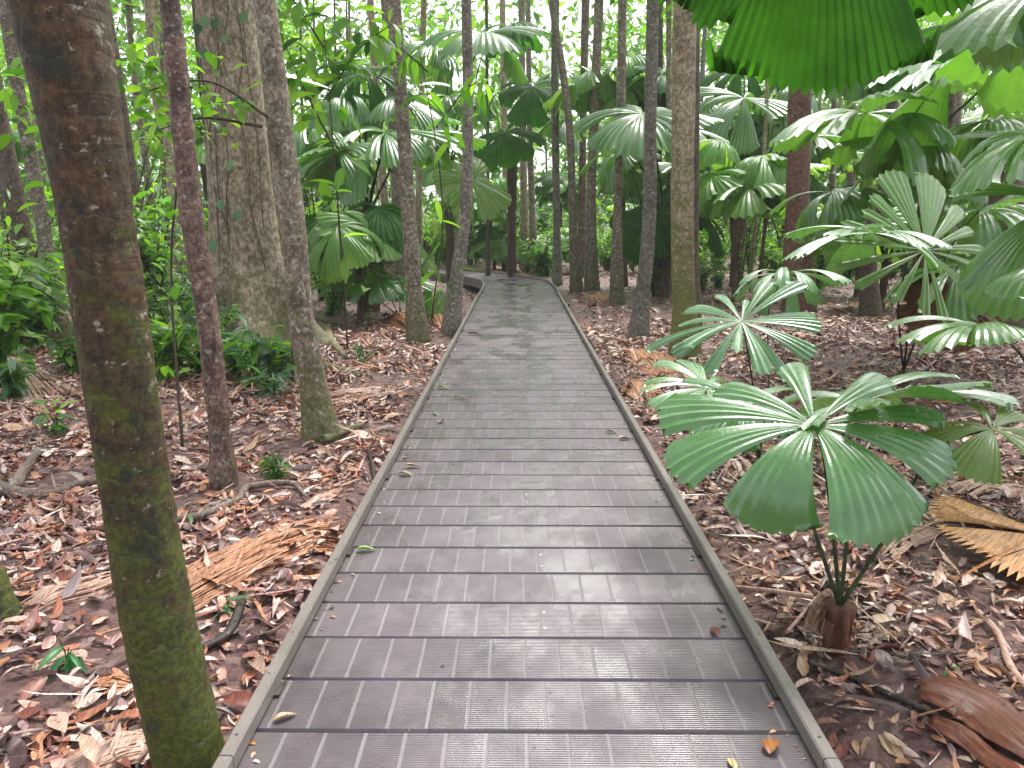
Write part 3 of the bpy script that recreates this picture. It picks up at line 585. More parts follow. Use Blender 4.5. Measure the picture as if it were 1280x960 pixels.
# climber leaves on the bark
P = []
for px, py in ((257, 20), (272, 22), (283, 42), (300, 120), (315, 128), (247, 30), (306, 15), (262, 132), (332, 20), (255, 60), (290, 200), (275, 250), (298, 262), (268, 300)): P.append(list(at(px, py, 10.78) - bt))
for p_ in P:
    W, F = scatter(leaf_tmpl(5, .8, .1, .2), np.zeros((1, 3)), rotmats(1, -1.5 + rng.normal(0, .5, 1), np.array([-1.0]), rng.normal(0, .3, 1)), rng.uniform(.12, .2, 1))
    link('climber_leaf', mesh_np('climber_leaf', W, F, M['fol'], tints(G3, 1, 15, rng)), root, p_)
c = link('crown', CROWNS[0][0], root, (-.3, 0, 10)); c.scale = (2.2, 2.2, 1.6)
# surface roots
def stick(pts, r, mat, label, name='dead_branch', cat='branch', n=24, dz=.015, group=None, bumps=.12, forks=0):
    W = [gpt(x, y, dz) for x, y in pts]; o0 = W[0].copy(); rr = [v for v in r]
    V, F = tube_vf([w - o0 for w in W], rr, n, 9, bumps=bumps, seed=len(label)); mb = MB(); mb.add(V, F)
    return tag(link(name, mb.mesh(name, M[mat]), None, o0), label, cat, group)
stick([(372, 400), (400, 408), (415, 428), (432, 447)], [.12, .08, .06, .03], 'b_pale', 'pale surface root curving out to the right of the huge pale tree', 'surface_root', 'root', dz=.02)
stick([(350, 440), (385, 455), (420, 462), (452, 470)], [.10, .08, .06, .03], 'b_pale', 'low surface root running right behind the grey mottled trunk', 'surface_root', 'root', dz=.02)
stick([(392, 392), (405, 400), (428, 405)], [.07, .05, .02], 'b_pale', 'short upper surface root beside the big curving one', 'surface_root', 'root', dz=.03)
stick([(206, 652), (240, 648), (283, 632), (318, 607), (355, 603), (384, 621)], [.030, .028, .024, .024, .018, .008], 'stick', 'pale crooked dead branch lying on the litter at the foot of the slim reddish trunk', dz=.035)
stick([(-15, 606), (30, 618), (60, 618), (95, 606), (140, 598)], [.05, .04, .032, .03, .025], 'stick', 'thick grey root lying behind the mossy leaning trunk', 'surface_root', 'root', dz=.03)
stick([(45, 566), (28, 590), (8, 612), (-20, 622)], [.03, .032, .035, .04], 'stick', 'grey limb joining the thick root at the left edge', dz=.04)
stick([(303, 742), (298, 765), (282, 795), (250, 812)], [.018, .02, .018, .015], 'stick_dark', 'dark wet curved stick below the shredded bark-like frond', dz=.02)
stick([(404, 550), (425, 541), (452, 532)], [.032, .036, .03], 'b_grey', 'short mossy log lying at the foot of the grey mottled trunk', 'short_log', 'log', dz=.03)
stick([(918, 734), (960, 738), (1016, 746)], [.010, .010, .012], 'dry_pink', 'long pinkish dead stalk pointing from the young palm stump over the right rail', dz=.10, bumps=.02)
stick([(984, 790), (1003, 768), (1020, 748)], [.007, .008, .009], 'dry_pink', 'short pinkish dead stalk slanting down from the young palm stump', dz=.05, bumps=.02)
stick([(1010, 828), (1060, 846), (1120, 872), (1170, 895), (1215, 930)], [.010, .011, .014, .014, .012], 'stick_dark', 'black wet root snaking over the soil near the lower right corner', 'thin_root', 'root', dz=.02)
stick([(1222, 764), (1246, 790), (1262, 830), (1290, 868)], [.012, .014, .014, .010], 'dry_pink', 'pale tan curled strip below the big dry fan leaf', 'dry_strip', 'leaf strip', dz=.03)
stick([(985, 548), (1040, 560), (1100, 552)], [.012, .01, .008], 'stick', 'thin pale stick lying behind the nearest young palm', dz=.03)
stick([(424, 840), (452, 860)], [.004, .004], 'stick', 'tiny pale twig', dz=.2) if False else None
stick([(2, 436), (22, 418), (48, 398), (62, 392)], [.05, .045, .04, .03], 'stick', 'fallen grey limb slanting up at the left edge', dz=.1)
stick([(460, 560), (466, 585), (470, 610)], [.012, .01, .006], 'stick_dark', 'short dark stick beside the left rail', dz=.02)
stick([(895, 800), (905, 690)], [.006, .006], 'stick', 'x', dz=.0) if False else None
stick([(720, 418), (735, 424), (744, 436)], [.02, .016, .01], 'stick_dark', 'small dark forked stick lying on the far right of the boardwalk', dz=.12)

b = gpt(-14, 772); b = Vector((b.x, b.y, gz1(b.x, b.y) - .04))
V, F = tube_vf([(0, 0, 0), (-.01, .01, .12), (-.03, .02, .22), (-.04, .02, .25)], [.15, .11, .095, .02], 26, 20, bumps=.1, seed=9)
tag(link('mossy_stump', mesh_np('mossy_stump', V, F, M['b_moss']), None, b), 'low green mossy stump cut by the left edge of the picture', 'stump')
# ------------------------------------------------------------------ dry fronds on the ground
def strips(pA, pB, width, n, mat, label, name='dry_frond', seed=1, r=.006, lift=.05, cat='dead frond', fanout=0.0):
    g = random.Random(seed); a, b = gpt(*pA), gpt(*pB); d = b - a; L = d.length; d.normalize(); nn = Vector((-d.y, d.x, 0)).normalized(); mb = MB()
    for i in range(n):
        u0 = g.uniform(-1, 1); s0 = g.uniform(0, .35) if not fanout else 0; s1 = g.uniform(.6, 1.05); pts = []
        for q in range(6):
            t = s0 + (s1 - s0) * q / 5; wd = width * (1 if not fanout else (.1 + fanout * t)); p = a + d * L * t + nn * (u0 * wd + g.uniform(-.006, .006)); z = gz1(p.x, p.y) + .012 + lift * (1 - u0 * u0) * math.sin(math.pi * min(1, t + .15)) * g.uniform(.6, 1)
            pts.append((p.x - a.x, p.y - a.y, z - a.z))
        C = spline(pts, 10); w = g.uniform(.4, 1.3) * r * 1.6; V = []; til = g.uniform(-.8, .8)
        for q, c in enumerate(C):
            ww = w * (1 - abs(q / 9 - .45) ** 2 * 2); off = np.array([nn.x, nn.y, til]) * ww; V += [c - off, c + np.array([0, 0, ww * .5]), c + off]
        mb.add(V, [[q * 3 + j, q * 3 + j + 1, q * 3 + j + 4, q * 3 + j + 3] for q in range(9) for j in (0, 1)])
    return tag(link(name, mb.mesh(name, M[mat], smooth=False), None, a), label, cat)
strips((200, 752), (436, 664), .17, 210, 'dry', 'shredded orange tan dead frond lying between the mossy trunk and the left rail', seed=2, r=.0055, lift=.035)
strips((150, 722), (10, 775), .10, 60, 'dry_pink', 'pale shredded dead frond lying left of the mossy trunk', seed=3, r=.007)
strips((205, 930), (40, 985), .10, 110, 'dry_pink', 'tan shredded dead frond in the lower left corner at the foot of the mossy trunk', seed=4, r=.0055, lift=.03)
strips((10, 450), (70, 520), .25, 70, 'dry_pink', 'dry pinkish fan leaf lying beyond the mossy trunk at the left', seed=5, r=.012, fanout=1.6)
strips((520, 418), (476, 400), .12, 60, 'dry', 'dry orange leaves heaped at the left foot of the brown trunk', seed=6, r=.014, lift=.2)
strips((532, 378), (562, 412), .18, 60, 'dry', 'dry tan leaf hanging between the pair of trunks before the bend', seed=7, r=.015, lift=.35)
strips((800, 440), (850, 478), .30, 90, 'dry', 'dry orange frond lying at the foot of the slim grey trunk', seed=8, r=.012)
strips((790, 480), (812, 500), .16, 60, 'dry', 'reddish dry frond scraps by the right rail', seed=9, r=.012)
strips((745, 370), (762, 380), .30, 50, 'dry', 'dry orange frond lying near the foot of the dark mossy trunk', seed=10, r=.02)
strips((410, 500), (500, 488), .20, 70, 'dry_pink', 'pale shredded frond lying right of the grey mottled trunk', seed=11, r=.009)
strips((1190, 622), (1290, 612), .14, 40, 'dry_pink', 'pale straw strips lying above the big dry fan leaf', seed=12, r=.009)
strips((1040, 760), (1010, 800), .05, 30, 'dry_brown', 'frayed brown sheath hanging on the young palm stump', seed=13, r=.008, lift=.12)
p = gpt(1322, 690); root = tag(place_leaf(fan_mesh(.62, 11, 320, 9, 1.0, .05, .12, .05, 71, M['dry_straw'], 10, amp=.3, tipcut=.12, lenvar=.12), None, (p.x, p.y, gz1(p.x, p.y) + .07), 225, 2, 8, 1, 'dry_fan_leaf'), 'big dry orange pleated fan leaf lying at the right edge', 'dead leaf')
p = gpt(1300, 480); tag(place_leaf(fan_mesh(.55, 10, 300, 4, 1.0, -.05, .5, .1, 72, M['dry_brown'], 7, amp=.3), None, at(1196, 372, 7.8), 255, -75, 10, 1, 'dry_fan_leaf'), 'brown dead fan leaf hanging behind the drooping green leaf at the right', 'dead leaf')
def sheet(pts, w, mat, label, seed, lift=.025, name='palm_sheath'):
    W = [gpt(x, y, .02) for x, y in pts]; o0 = W[0].copy(); C = spline([p - o0 for p in W], 24); T = np.gradient(C, axis=0); g = np.random.default_rng(seed); V = []; k = 13
    for i, c in enumerate(C):
        t = T[i] / np.linalg.norm(T[i]); nn = np.array([-t[1], t[0], 0]); wd = w * (.35 + .65 * math.sin(math.pi * min(1, .12 + i / 25))) * (1 + .10 * math.sin(i * .5 + seed) + .03 * g.normal())
        for j in range(k): uu = -1 + 2 * j / (k - 1); V.append(c + nn * uu * wd + np.array([0, 0, lift * (1 - abs(uu) ** 1.5) + .006 * math.sin(j * 2.2 + i * .15) + .006 * math.sin(i * .4)]))
    F = [[i * k + j, i * k + j + 1, (i + 1) * k + j + 1, (i + 1) * k + j] for i in range(23) for j in range(k - 1)]
    o = link(name, mesh_np(name, V, F, M[mat]), None, o0); m = o.modifiers.new('t', 'SOLIDIFY'); m.thickness = .004; return tag(o, label, 'dead sheath')
sheet([(1150, 862), (1210, 880), (1262, 915), (1310, 960)], .13, 'sheath', 'wide red brown palm sheath lying in the lower right corner', 5)
sheet([(1165, 905), (1205, 925), (1250, 958), (1290, 990)], .05, 'sheath', 'narrow red brown palm sheath below the wide one in the corner', 6)
sheet([(316, 398), (322, 402), (332, 404)], .16, 'sheath', 'red brown curled dead leaf at the foot of the huge pale tree', 7, .28)

gg = random.Random(77)
for i, (px, py) in enumerate(((60, 700), (120, 860), (40, 840), (300, 560), (250, 590), (340, 690), (30, 650), (440, 520), (380, 640), (90, 620), (1100, 700), (1180, 830), (1230, 560), (1080, 590))):
    a_ = gg.uniform(-.6, .6); l_ = gg.uniform(40, 80); strips((px, py), (px + l_, py - l_ * .35 + 30 * a_), gg.uniform(.03, .08), 34, ['dry_pink', 'dry', 'dry_pink', 'dry_brown'][i % 4], ['shredded strips of dead frond scattered over the litter', 'scattered dead frond shreds'][0], seed=80 + i, r=.005, lift=.02)
for o in [o for o in COL.objects if o.get('label') == 'shredded strips of dead frond scattered over the litter']: o['group'] = 'scattered frond shreds'
# dirt and crumbs of leaf caught along the rails
gd = np.random.default_rng(55); k = 420; yd = 1.2 + 17 * gd.random(k) ** 1.3; sd_ = np.where(gd.random(k) < .5, -1, 1); xd = DX + sd_ * (.832 - np.abs(gd.normal(0, .035, k)) - .004); far_ = gd.random(k) < .22; xd = np.where(far_, gd.uniform(-.75, .8, k), xd)
W, F = scatter(leaf_tmpl(4, .5, .2, .2), np.stack([xd, yd, np.full(k, .004)], 1), rotmats(k, gd.uniform(0, 6.28, k), np.full(k, .08), gd.normal(0, .2, k)), gd.uniform(.008, .03, k) * np.where(far_, .6, 1))
tag(link('deck_litter', mesh_np('deck_litter', W, F, M['litter'], tints(LC + LD, k, 12, gd))), kind='stuff')
# ------------------------------------------------------------------ leaves lying on the boardwalk
def deck_leaf(px, py, L, az, col, label, w=.4, seed=1):
    p = on(px, py, .012); g = np.random.default_rng(seed); t = leaf_tmpl(9, w, .3, .18, .02); Mx = rotmats(1, np.array([R_(az)]), np.array([.12]), np.array([.15])); W, F = scatter(t, np.zeros((1, 3)), Mx, [L])
    W[:, 2] += .004 - W[:, 2].min()
    o = link('fallen_leaf', mesh_np('fallen_leaf', W, F, M['litter'], tints([col], 1, len(t[0]), g, 0)), None, (p.x, p.y, .002)); tag(o, label, 'leaf', 'fallen leaves on the boardwalk')
deck_leaf(445, 687, .095, 10, (.2, .5, .04), 'fresh green leaf on the left of the boardwalk near the rail', .38)
deck_leaf(342, 900, .075, 35, (.5, .3, .16), 'tan brown leaf on the boardwalk by the near left rail', .38)
deck_leaf(962, 942, .085, 65, (.42, .16, .04), 'big orange brown leaf on the boardwalk at the bottom right', .6)
deck_leaf(899, 795, .08, 100, (.25, .06, .05), 'dark red leaf on the right side of the boardwalk', .4)
deck_leaf(921, 962, .06, 100, (.6, .48, .25), 'small cream leaf left of the big orange brown one', .4)
deck_leaf(505, 583, .11, 12, (.5, .22, .1), 'orange leaf curled near the left rail, just above the pale one', .4)
deck_leaf(499, 592, .09, -10, (.5, .45, .25), 'pale greenish leaf just below the curled orange one', .5)
deck_leaf(549, 528, .08, 70, (.45, .2, .12), 'pinkish orange leaf right of the thin green one', .6)
deck_leaf(541, 515, .12, -60, (.1, .35, .04), 'thin green leaf in the middle distance on the left', .2)
deck_leaf(566, 497, .14, 3, (.5, .36, .18), 'long tan leaf in the middle distance left of centre', .25)
deck_leaf(547, 484, .12, -20, (.35, .35, .08), 'yellow green leaf near the left rail in the middle distance', .4)
deck_leaf(563, 453, .16, 5, (.55, .48, .35), 'far pale leaf near the left rail', .3)
deck_leaf(758, 539, .09, -30, (.05, .03, .02), 'black curled leaf near the right rail', .4)
deck_leaf(774, 548, .08, 10, (.55, .3, .2), 'pink brown leaf next to the black curled one', .6)
deck_leaf(585, 418, .2, 0, (.4, .14, .07), 'farthest red leaf by the left rail', .4)

# ------------------------------------------------------------------ named palms
def hero_palm(name, label, base, h, r, leaves, fibre='fibre', pm='petiole', pr=.008, crown_px=None):
    """leaves: (px, py, Y, az, pitch, roll, mesh, scale)"""
    root = empty(name, base, label, 'palm'); 
    if h > 0: fibre_trunk(root, h, r, M[fibre], len(label), (0, 0), 34)
    for (px, py, Y, az, pit, roll, me, sc) in leaves:
        hub = at(px, py, Y) - Vector(base); place_leaf(me, root, hub, az, pit, roll, sc); petiole(root, (0, 0, max(0, h) * .95), hub, az, pit, pr * 1.3, pr * .7, M[pm], .35, .25)
    return root
def hi(nseg, ppl, fill, phi0, kap, cup, seed, mat='fan', **k): return fan_mesh(1, nseg, k.pop('spread', 330), ppl, fill, phi0, kap, cup, seed, M[mat], 16, **k)
b = gpt(1045, 812); b = Vector((b.x, b.y, gz1(b.x, b.y) - .01))
hero_palm('young_fan_palm', 'nearest young fan palm, broad wet drooping leaves on a stubby stump by the right rail', b, .2, .055, [
    (1018, 532, 2.8, -110, -20, 0, hi(9, 7, .78, .25, 1.5, .22, 81, 'fan_wet', segs=[(20, 38, 1.0, 1.75), (-34, 46, 1.05, 1.4), (68, 30, 1.1, .8), (97, 24, 1.15, .6), (125, 20, .9, .7), (-80, 30, .95, .9), (-110, 22, .9, .6), (165, 18, .8, .5), (-145, 18, .85, .5)]), .52),
    (1075, 503, 3.05, 20, 4, 8, hi(9, 7, .74, .28, .6, .2, 82, 'fan_wet', segs=[(10, 22, 1.1, .8), (-15, 20, 1.15, .7), (-42, 24, 1.1, 1.0), (36, 20, 1.0, .7), (64, 28, .85, .3), (97, 28, .85, .2), (128, 24, .8, .4), (-72, 28, .95, 1.0), (-110, 32, .8, 1.2), (160, 16, .8, .6)]), .56),
    (1240, 536, 2.75, -30, -15, -10, hi(8, 6, .7, .2, 1.0, .2, 83, 'fan_yellow'), .32),
    (940, 505, 3.3, 170, -4, 10, hi(11, 4, .6, .25, .8, .2, 84, 'fan_silver'), .36),
], 'fibre_red', 'petiole', .007)
b = gpt(948, 588); b = Vector((b.x, b.y, gz1(b.x, b.y) - .01))
hero_palm('young_fan_palm', 'young fan palm with star shaped narrow leaves behind the nearest one', b, .08, .03, [
    (927, 402, 4.55, -95, -34, -6, hi(16, 3, .62, .08, .45, .12, 85, 'fan_silver', spread=350, back=.05, wvar=.3, dvar=.14, lenvar=.12), .46),
    (982, 343, 5.6, -70, 12, 5, hi(13, 3, .66, .15, 1.1, .1, 86, 'fan_silver', spread=345), .46),
    (884, 486, 3.9, 178, 6, 8, hi(11, 4, .66, .25, .9, .1, 87, 'fan_wet'), .36),
    (958, 520, 4.9, -60, 5, 0, hi(10, 3, .65, .2, .9, .1, 88, 'fan'), .32),
], 'fibre', 'petiole', .006)
b = gpt(1128, 476); b = Vector((b.x, b.y, gz1(b.x, b.y) - .01))
hero_palm('young_fan_palm', 'young fan palm with one upright bright fan leaf and thin dark stalks', b, .12, .04, [
    (1156, 313, 6.6, 100, 58, -4, hi(15, 8, .84, .02, .25, .12, 89, 'fan_pale', segs=[(-6, 22, 1.0, .15), (24, 26, 1.05, .2), (-30, 15, .8, .2), (-46, 11, .75, .3), (-66, 7, .9, .3), (-80, 7, .95, .3), (-96, 7, .95, .4), (-114, 8, .9, .3), (-140, 9, .75, .2), (-163, 10, .8, .2), (176, 9, .8, .2), (50, 12, 1.0, .4), (66, 9, .95, .5), (84, 9, .9, .5), (104, 9, .85, .5), (132, 18, .7, .4)]), .80),
    (1093, 291, 6.4, 200, 0, 0, hi(13, 5, .72, .12, .8, .2, 90, 'fan_wet', wvar=.5), .80),
    (1200, 330, 7.4, 10, 10, 0, hi(11, 5, .9, .15, .9, .2, 91, 'fan'), .8),
    (1225, 262, 7.8, 40, 5, 10, hi(11, 4, .9, .15, .9, .2, 92, 'fan'), .85),
], 'fibre', 'petiole_dark', .008)
b = Vector((3.05, 4.1, gz1(3.05, 4.1)))
hero_palm('young_fan_palm', 'young fan palm at the right edge whose broad dark leaf droops into view', b, .15, .05, [
    (1226, 408, 4.3, 200, -5, -5, hi(8, 6, .92, .25, 1.1, .2, 93, 'fan'), .46),
    (1330, 330, 4.4, -30, 0, 0, hi(8, 5, .92, .25, 1.1, .2, 94, 'fan'), .5)], 'fibre', 'petiole', .007)
# palms further along on the right
b = gpt(1128, 408); b = Vector((b.x + .15, b.y, gz1(b.x, b.y)))
hero_palm('fan_palm', 'tall dark palm with layered silver wet fan leaves at the upper right', b, 1.9, .09, [
    (1084, 141, 9.0, 195, -8, 0, FW[1], 1.15), (1192, 84, 8.4, 170, -2, -8, FW[0], 1.2), (1150, 180, 9.6, -60, -10, 0, FW[2], 1.1), (1235, 150, 9.8, 20, 0, 0, FW[3], 1.2), (1200, 30, 10, 60, 10, 10, FL[0], 1.2), (1040, 240, 10.5, 180, -20, 0, FW[4], .9), (1110, 60, 11, 120, 10, 0, FW[2], 1.1)], 'fibre', 'petiole_dark', .014)
b = Vector((4.4, 5.8, gz1(4.4, 5.8)))
hero_palm('fan_palm', 'palm at the right edge with a bright silver striped leaf poking in', b, 1.5, .08, [
    (1296, 166, 5.0, 190, -28, 0, FW[1], .6), (1300, 20, 5.4, 170, 5, 0, FW[3], .95), (1330, 250, 5.2, -120, -20, 0, FW[0], .8)], 'fibre', 'petiole_dark', .012)
b = gpt(920, 352); b = Vector((b.x, b.y, gz1(b.x, b.y) - .05)); Yb = b.y
def z_at(px, py, Y, b): return at(px, py, Y).z - b.z
hero_palm('fan_palm', 'fan palm with red fibrous trunk and a silver leaf hanging towards the boardwalk', b, z_at(916, 245, Yb, b), .16, [
    (930, 122, Yb - .6, -95, -38, 0, FW[2], 1.5), (880, 190, Yb, 190, -30, 0, FL[0], 1.2), (960, 185, Yb + .3, 10, -40, 0, FL[1], 1.2), (1010, 170, Yb, -5, -10, 0, FW[3], 1.4), (900, 150, Yb + 1, 120, -10, 0, FW[0], 1.3), (862, 130, Yb + .6, 165, -5, 0, FW[1], 1.3), (930, 85, Yb + 1, 80, 20, 0, FL[0], 1.3), (980, 110, Yb + .8, 40, 0, 0, FW[4], 1.3)], 'fibre_red', 'petiole_dark', .022)
b = gpt(829, 372); b = Vector((b.x, b.y, gz1(b.x, b.y) - .05)); Yb = b.y
hero_palm('fan_palm', 'fan palm behind the slim grey trunk, a wide silver leaf above, a green one low', b, z_at(828, 275, Yb, b), .15, [
    (803, 142, Yb - 2.2, -110, -28, 4, FW[1], 1.45), (822, 268, Yb - 1.0, -95, -60, 0, FL[1], 1.15), (775, 190, Yb, 180, -25, 0, FW[4], 1.2), (860, 215, Yb, 5, -25, 0, FW[0], 1.3), (880, 270, Yb - .4, -20, -45, 0, FL[0], 1.0), (840, 160, Yb + .8, 70, 0, 0, FW[3], 1.3)], 'fibre', 'petiole_dark', .02)
b = at(464, 380, 15); b = Vector((b.x, 15, gz1(b.x, 15) - .05))
hero_palm('fan_palm', 'fan palm with dark shaggy trunk and wide glossy leaves left of the pair of trunks', b, z_at(460, 262, 15, b), .16, [
    (482, 166, 14.2, -120, -16, 0, FW[0], 1.35), (424, 190, 14.5, 185, -28, 0, FW[1], 1.1), (530, 165, 15, 0, -10, 0, FW[3], 1.2), (430, 118, 15.3, 160, 0, 0, FW[2], 1.3), (395, 165, 14.9, 175, -15, 0, FW[4], 1.1), (500, 120, 15.6, 40, 12, 0, FW[0], 1.3), (455, 90, 15.4, 100, 25, 0, FL[0], 1.2)], 'fibre', 'petiole_dark', .018)
b = gpt(500, 404); b = Vector((b.x, b.y, gz1(b.x, b.y) - .02)); Yb = b.y
hero_palm('low_fan_palm', 'low fan palm with glossy leaves at the left foot of the pair of trunks', b, .12, .06, [
    (472, 352, Yb - .2, 200, -14, 0, FW[3], .62), (500, 352, Yb, -60, -28, 0, FW[1], .55), (412, 352, Yb + .6, 195, -25, 0, FY[0], .42), (541, 392, Yb + .3, 80, 75, 0, FY[1], .42), (455, 330, Yb + .8, 120, 0, 0, FW[0], .6)], 'fibre', 'petiole', .008)
# leaves high up in the middle
b = at(640, 345, 24); b = Vector((b.x, 24, gz1(b.x, 24)))
hero_palm('fan_palm', 'tall fan palm beyond the bend with two umbrella leaves hanging over the boardwalk', b, z_at(668, 205, 24, b), .13, [
    (666, 108, 23, -95, -48, 0, FL[0], 1.25), (631, 166, 23, -100, -45, 0, FL[1], 1.2), (706, 150, 24, 0, -20, 0, FW[0], 1.1), (600, 120, 24.5, 170, -10, 0, FW[1], 1.2), (690, 90, 25, 50, 10, 0, FW[2], 1.2)], 'fibre', 'petiole_dark', .02)
b = at(574, 345, 21); b = Vector((b.x - .3, 22, gz1(b.x, 22)))
hero_palm('fan_palm', 'fan palm beyond the pair of trunks with a yellowed hanging leaf below silver ones', b, z_at(566, 205, 22, b), .12, [
    (604, 42, 20, -85, -18, 0, FW[1], 1.6), (590, 225, 20, -60, -62, 0, hi(8, 5, .98, .1, .5, .3, 95, 'fan_yellow'), 1.1), (560, 120, 21, 190, -15, 0, FW[3], 1.3), (640, 30, 22, 20, 5, 0, FL[1], 1.3), (545, 60, 22, 150, 10, 0, FW[4], 1.4)], 'fibre', 'petiole_dark', .02)

# big leaves overhead, upper right: a tall palm standing just outside the picture
b = Vector((2.9, 2.5, gz1(2.9, 2.5)))
root = empty('overhead_fan_palm', b, 'tall palm outside the right edge whose huge backlit green leaf hangs over the boardwalk', 'palm')
V, F = tube_vf([(0, 0, -.05), (.1, 0, 1.4), (.05, .1, 2.9)], [.07, .06, .08], 50, 16, bumps=.04, ring=.1); link('trunk', mesh_np('trunk', V, F, M['b_tan']), root)
big = fan_mesh(1, 9, 300, 19, .985, .1, .35, .16, 97, M['fan_lit'], 18, amp=.42, tipcut=.022, tipround=.10, segs=[(2, 40, 1.0, .35), (28, 11, .90, .5), (41, 12, .86, .3), (56, 15, .84, .4), (-31, 19, .84, .55), (-52, 18, .82, .4), (-75, 22, .8, .4), (80, 22, .8, .4), (105, 20, .7, .4), (-105, 24, .7, .4)])
for (px, py, Y, az, pit, roll, me, sc) in [(1022, -232, 2.5, -91, -64, 0, big, .84), (1215, -70, 3.6, 150, -30, 20, FW[1], .6), (1345, -40, 3.0, 200, -10, 0, FW[3], .55), (1160, -160, 4.2, 130, -38, 0, FW[2], .7)]:
    hub = at(px, py, Y) - b; place_leaf(me, root, hub, az, pit, roll, sc); petiole(root, (.05, .1, 2.85), hub, az, pit, .014, .008, M['petiole'], .5, .3)

# ------------------------------------------------------------------ understorey: saplings and low plants near by
b = gpt(60, 470)
def plant(px, py, *a, **k): q = gpt(px, py); return shrub((q.x, q.y, gz1(q.x, q.y)), *a, **k)
plant(212, 476, .85, 9, .34, .22, 201, 'low plant with long lance leaves just left of the slim reddish trunk', cols=G1 + G2)
plant(330, 486, .75, 10, .30, .24, 202, 'low dark plant with lance leaves just right of the slim reddish trunk', cols=G1 + G3)
plant(345, 600, .2, 7, .09, .3, 203, 'small ferny seedling above the pale crooked branch', cols=G1, dens=12)
plant(25, 432, 2.4, 9, .30, .20, 204, 'light green leafy plant at the left edge', cols=G2)
plant(66, 425, 1.7, 9, .26, .4, 205, 'yellow green plant left of the mossy trunk', cols=G2, dens=12)
plant(85, 830, .12, 3, .11, .25, 206, 'tiny green seedling in the litter left of the mossy trunk', cols=[(.05, .2, .07)], dens=3)
plant(285, 765, .07, 3, .09, .25, 207, 'tiny pale green seedling below the shredded orange frond', cols=[(.1, .25, .1)], dens=4)
plant(235, 655, .08, 3, .09, .3, 208, 'tiny green seedling at the left end of the crooked branch', cols=[(.08, .25, .07)], dens=4)
plant(70, 545, .3, 5, .13, .4, 209, 'small broad leaved seedling in the litter left of the mossy trunk', cols=G3 + G2, dens=5)
plant(455, 455, .25, 5, .2, .3, 210, 'small seedling beside the low surface root', cols=G3, dens=4)
plant(460, 400, .2, 4, .14, .3, 211, 'bright green sprout left of the brown trunk of the pair', cols=G2, dens=4)
plant(995, 640, .16, 4, .1, .3, 212, 'small green sprig under the nearest young palm', cols=G1, dens=5)
plant(1185, 842, .05, 2, .06, .4, 213, 'single tiny green sprout in the litter at the lower right', cols=[(.08, .3, .1)], dens=2)
plant(232, 425, 1.15, 16, .13, .35, 214, 'bluish small leaved bush left of the huge pale tree', cols=G3, dens=40)
plant(192, 415, 1.3, 18, .13, .35, 215, 'bluish small leaved bush beyond the mossy trunk', cols=G3, dens=40)
plant(905, 545, .45, 5, .2, .22, 216, 'bright green shoot standing left of the nearest young palm leaves', cols=G2, dens=7)
plant(255, 470, .5, 8, .2, .26, 221, 'low lance leaved plant between the slim reddish trunk and the red brown leaf', cols=G3 + G1)
plant(292, 452, .45, 8, .2, .3, 222, 'low bluish plant under the red brown curled leaf', cols=G3)
plant(175, 455, .6, 8, .24, .24, 223, 'low fresh green plant just right of the mossy trunk', cols=G1 + G2)
plant(352, 478, .4, 7, .17, .3, 224, 'low plant touching the left side of the grey mottled trunk', cols=G3)
plant(20, 500, .45, 7, .2, .3, 225, 'low dark plant in the litter at the left edge', cols=G3 + G1)
plant(95, 470, .5, 7, .18, .35, 226, 'low plant beyond the dry pinkish fan leaf', cols=G1)
plant(0, 445, 1.5, 8, .45, .13, 227, 'strappy bright leaved plant at the left edge', cols=[(.09, .26, .04), (.12, .3, .1)], dens=9)
plant(415, 395, .6, 9, .15, .35, 228, 'low pale green plant beyond the surface roots', cols=G2 + G3)
plant(215, 440, .9, 9, .15, .32, 230, 'pale green leafy plant right behind the foot of the slim reddish trunk', cols=G2 + G3, dens=20)
plant(130, 430, 1.2, 9, .17, .35, 231, 'bright leafy plant hidden partly behind the mossy trunk', cols=G2, dens=20)
plant(270, 440, .7, 10, .13, .4, 232, 'small leaved pale bush against the roots of the huge pale tree', cols=G3 + G2, dens=22)
plant(250, 405, 2.1, 12, .24, .38, 241, 'tall light green leafy bush growing up the left side of the huge pale tree', cols=G2, dens=30, spreadr=.3)
plant(200, 420, 2.3, 12, .24, .4, 242, 'tall pale green bush filling the gap right of the mossy trunk', cols=G2 + G3, dens=30, spreadr=.35)
plant(120, 410, 2.6, 12, .26, .4, 243, 'tall light green bush behind the mossy trunk', cols=G2 + G1, dens=30, spreadr=.35)
plant(50, 440, 1.2, 12, .24, .42, 244, 'broad leaved light bush at the foot of the pale grey leaning trunk', cols=G2 + G3, dens=22)
plant(-5, 470, 1.3, 10, .26, .42, 245, 'broad leaved bush cut by the left edge', cols=G2 + G1, dens=22)
plant(185, 462, .5, 10, .22, .36, 246, 'spreading pale plant low between the mossy and the slim reddish trunk', cols=G3 + G2, dens=12)
plant(300, 470, .55, 10, .22, .38, 247, 'spreading pale green plant before the roots of the huge pale tree', cols=G3 + G2, dens=12)
plant(340, 500, .35, 7, .18, .3, 248, 'small spreading plant left of the grey mottled trunk foot', cols=G3, dens=8)
plant(378, 380, .8, 10, .15, .35, 229, 'small bush just right of the huge pale tree', cols=G1 + G3)
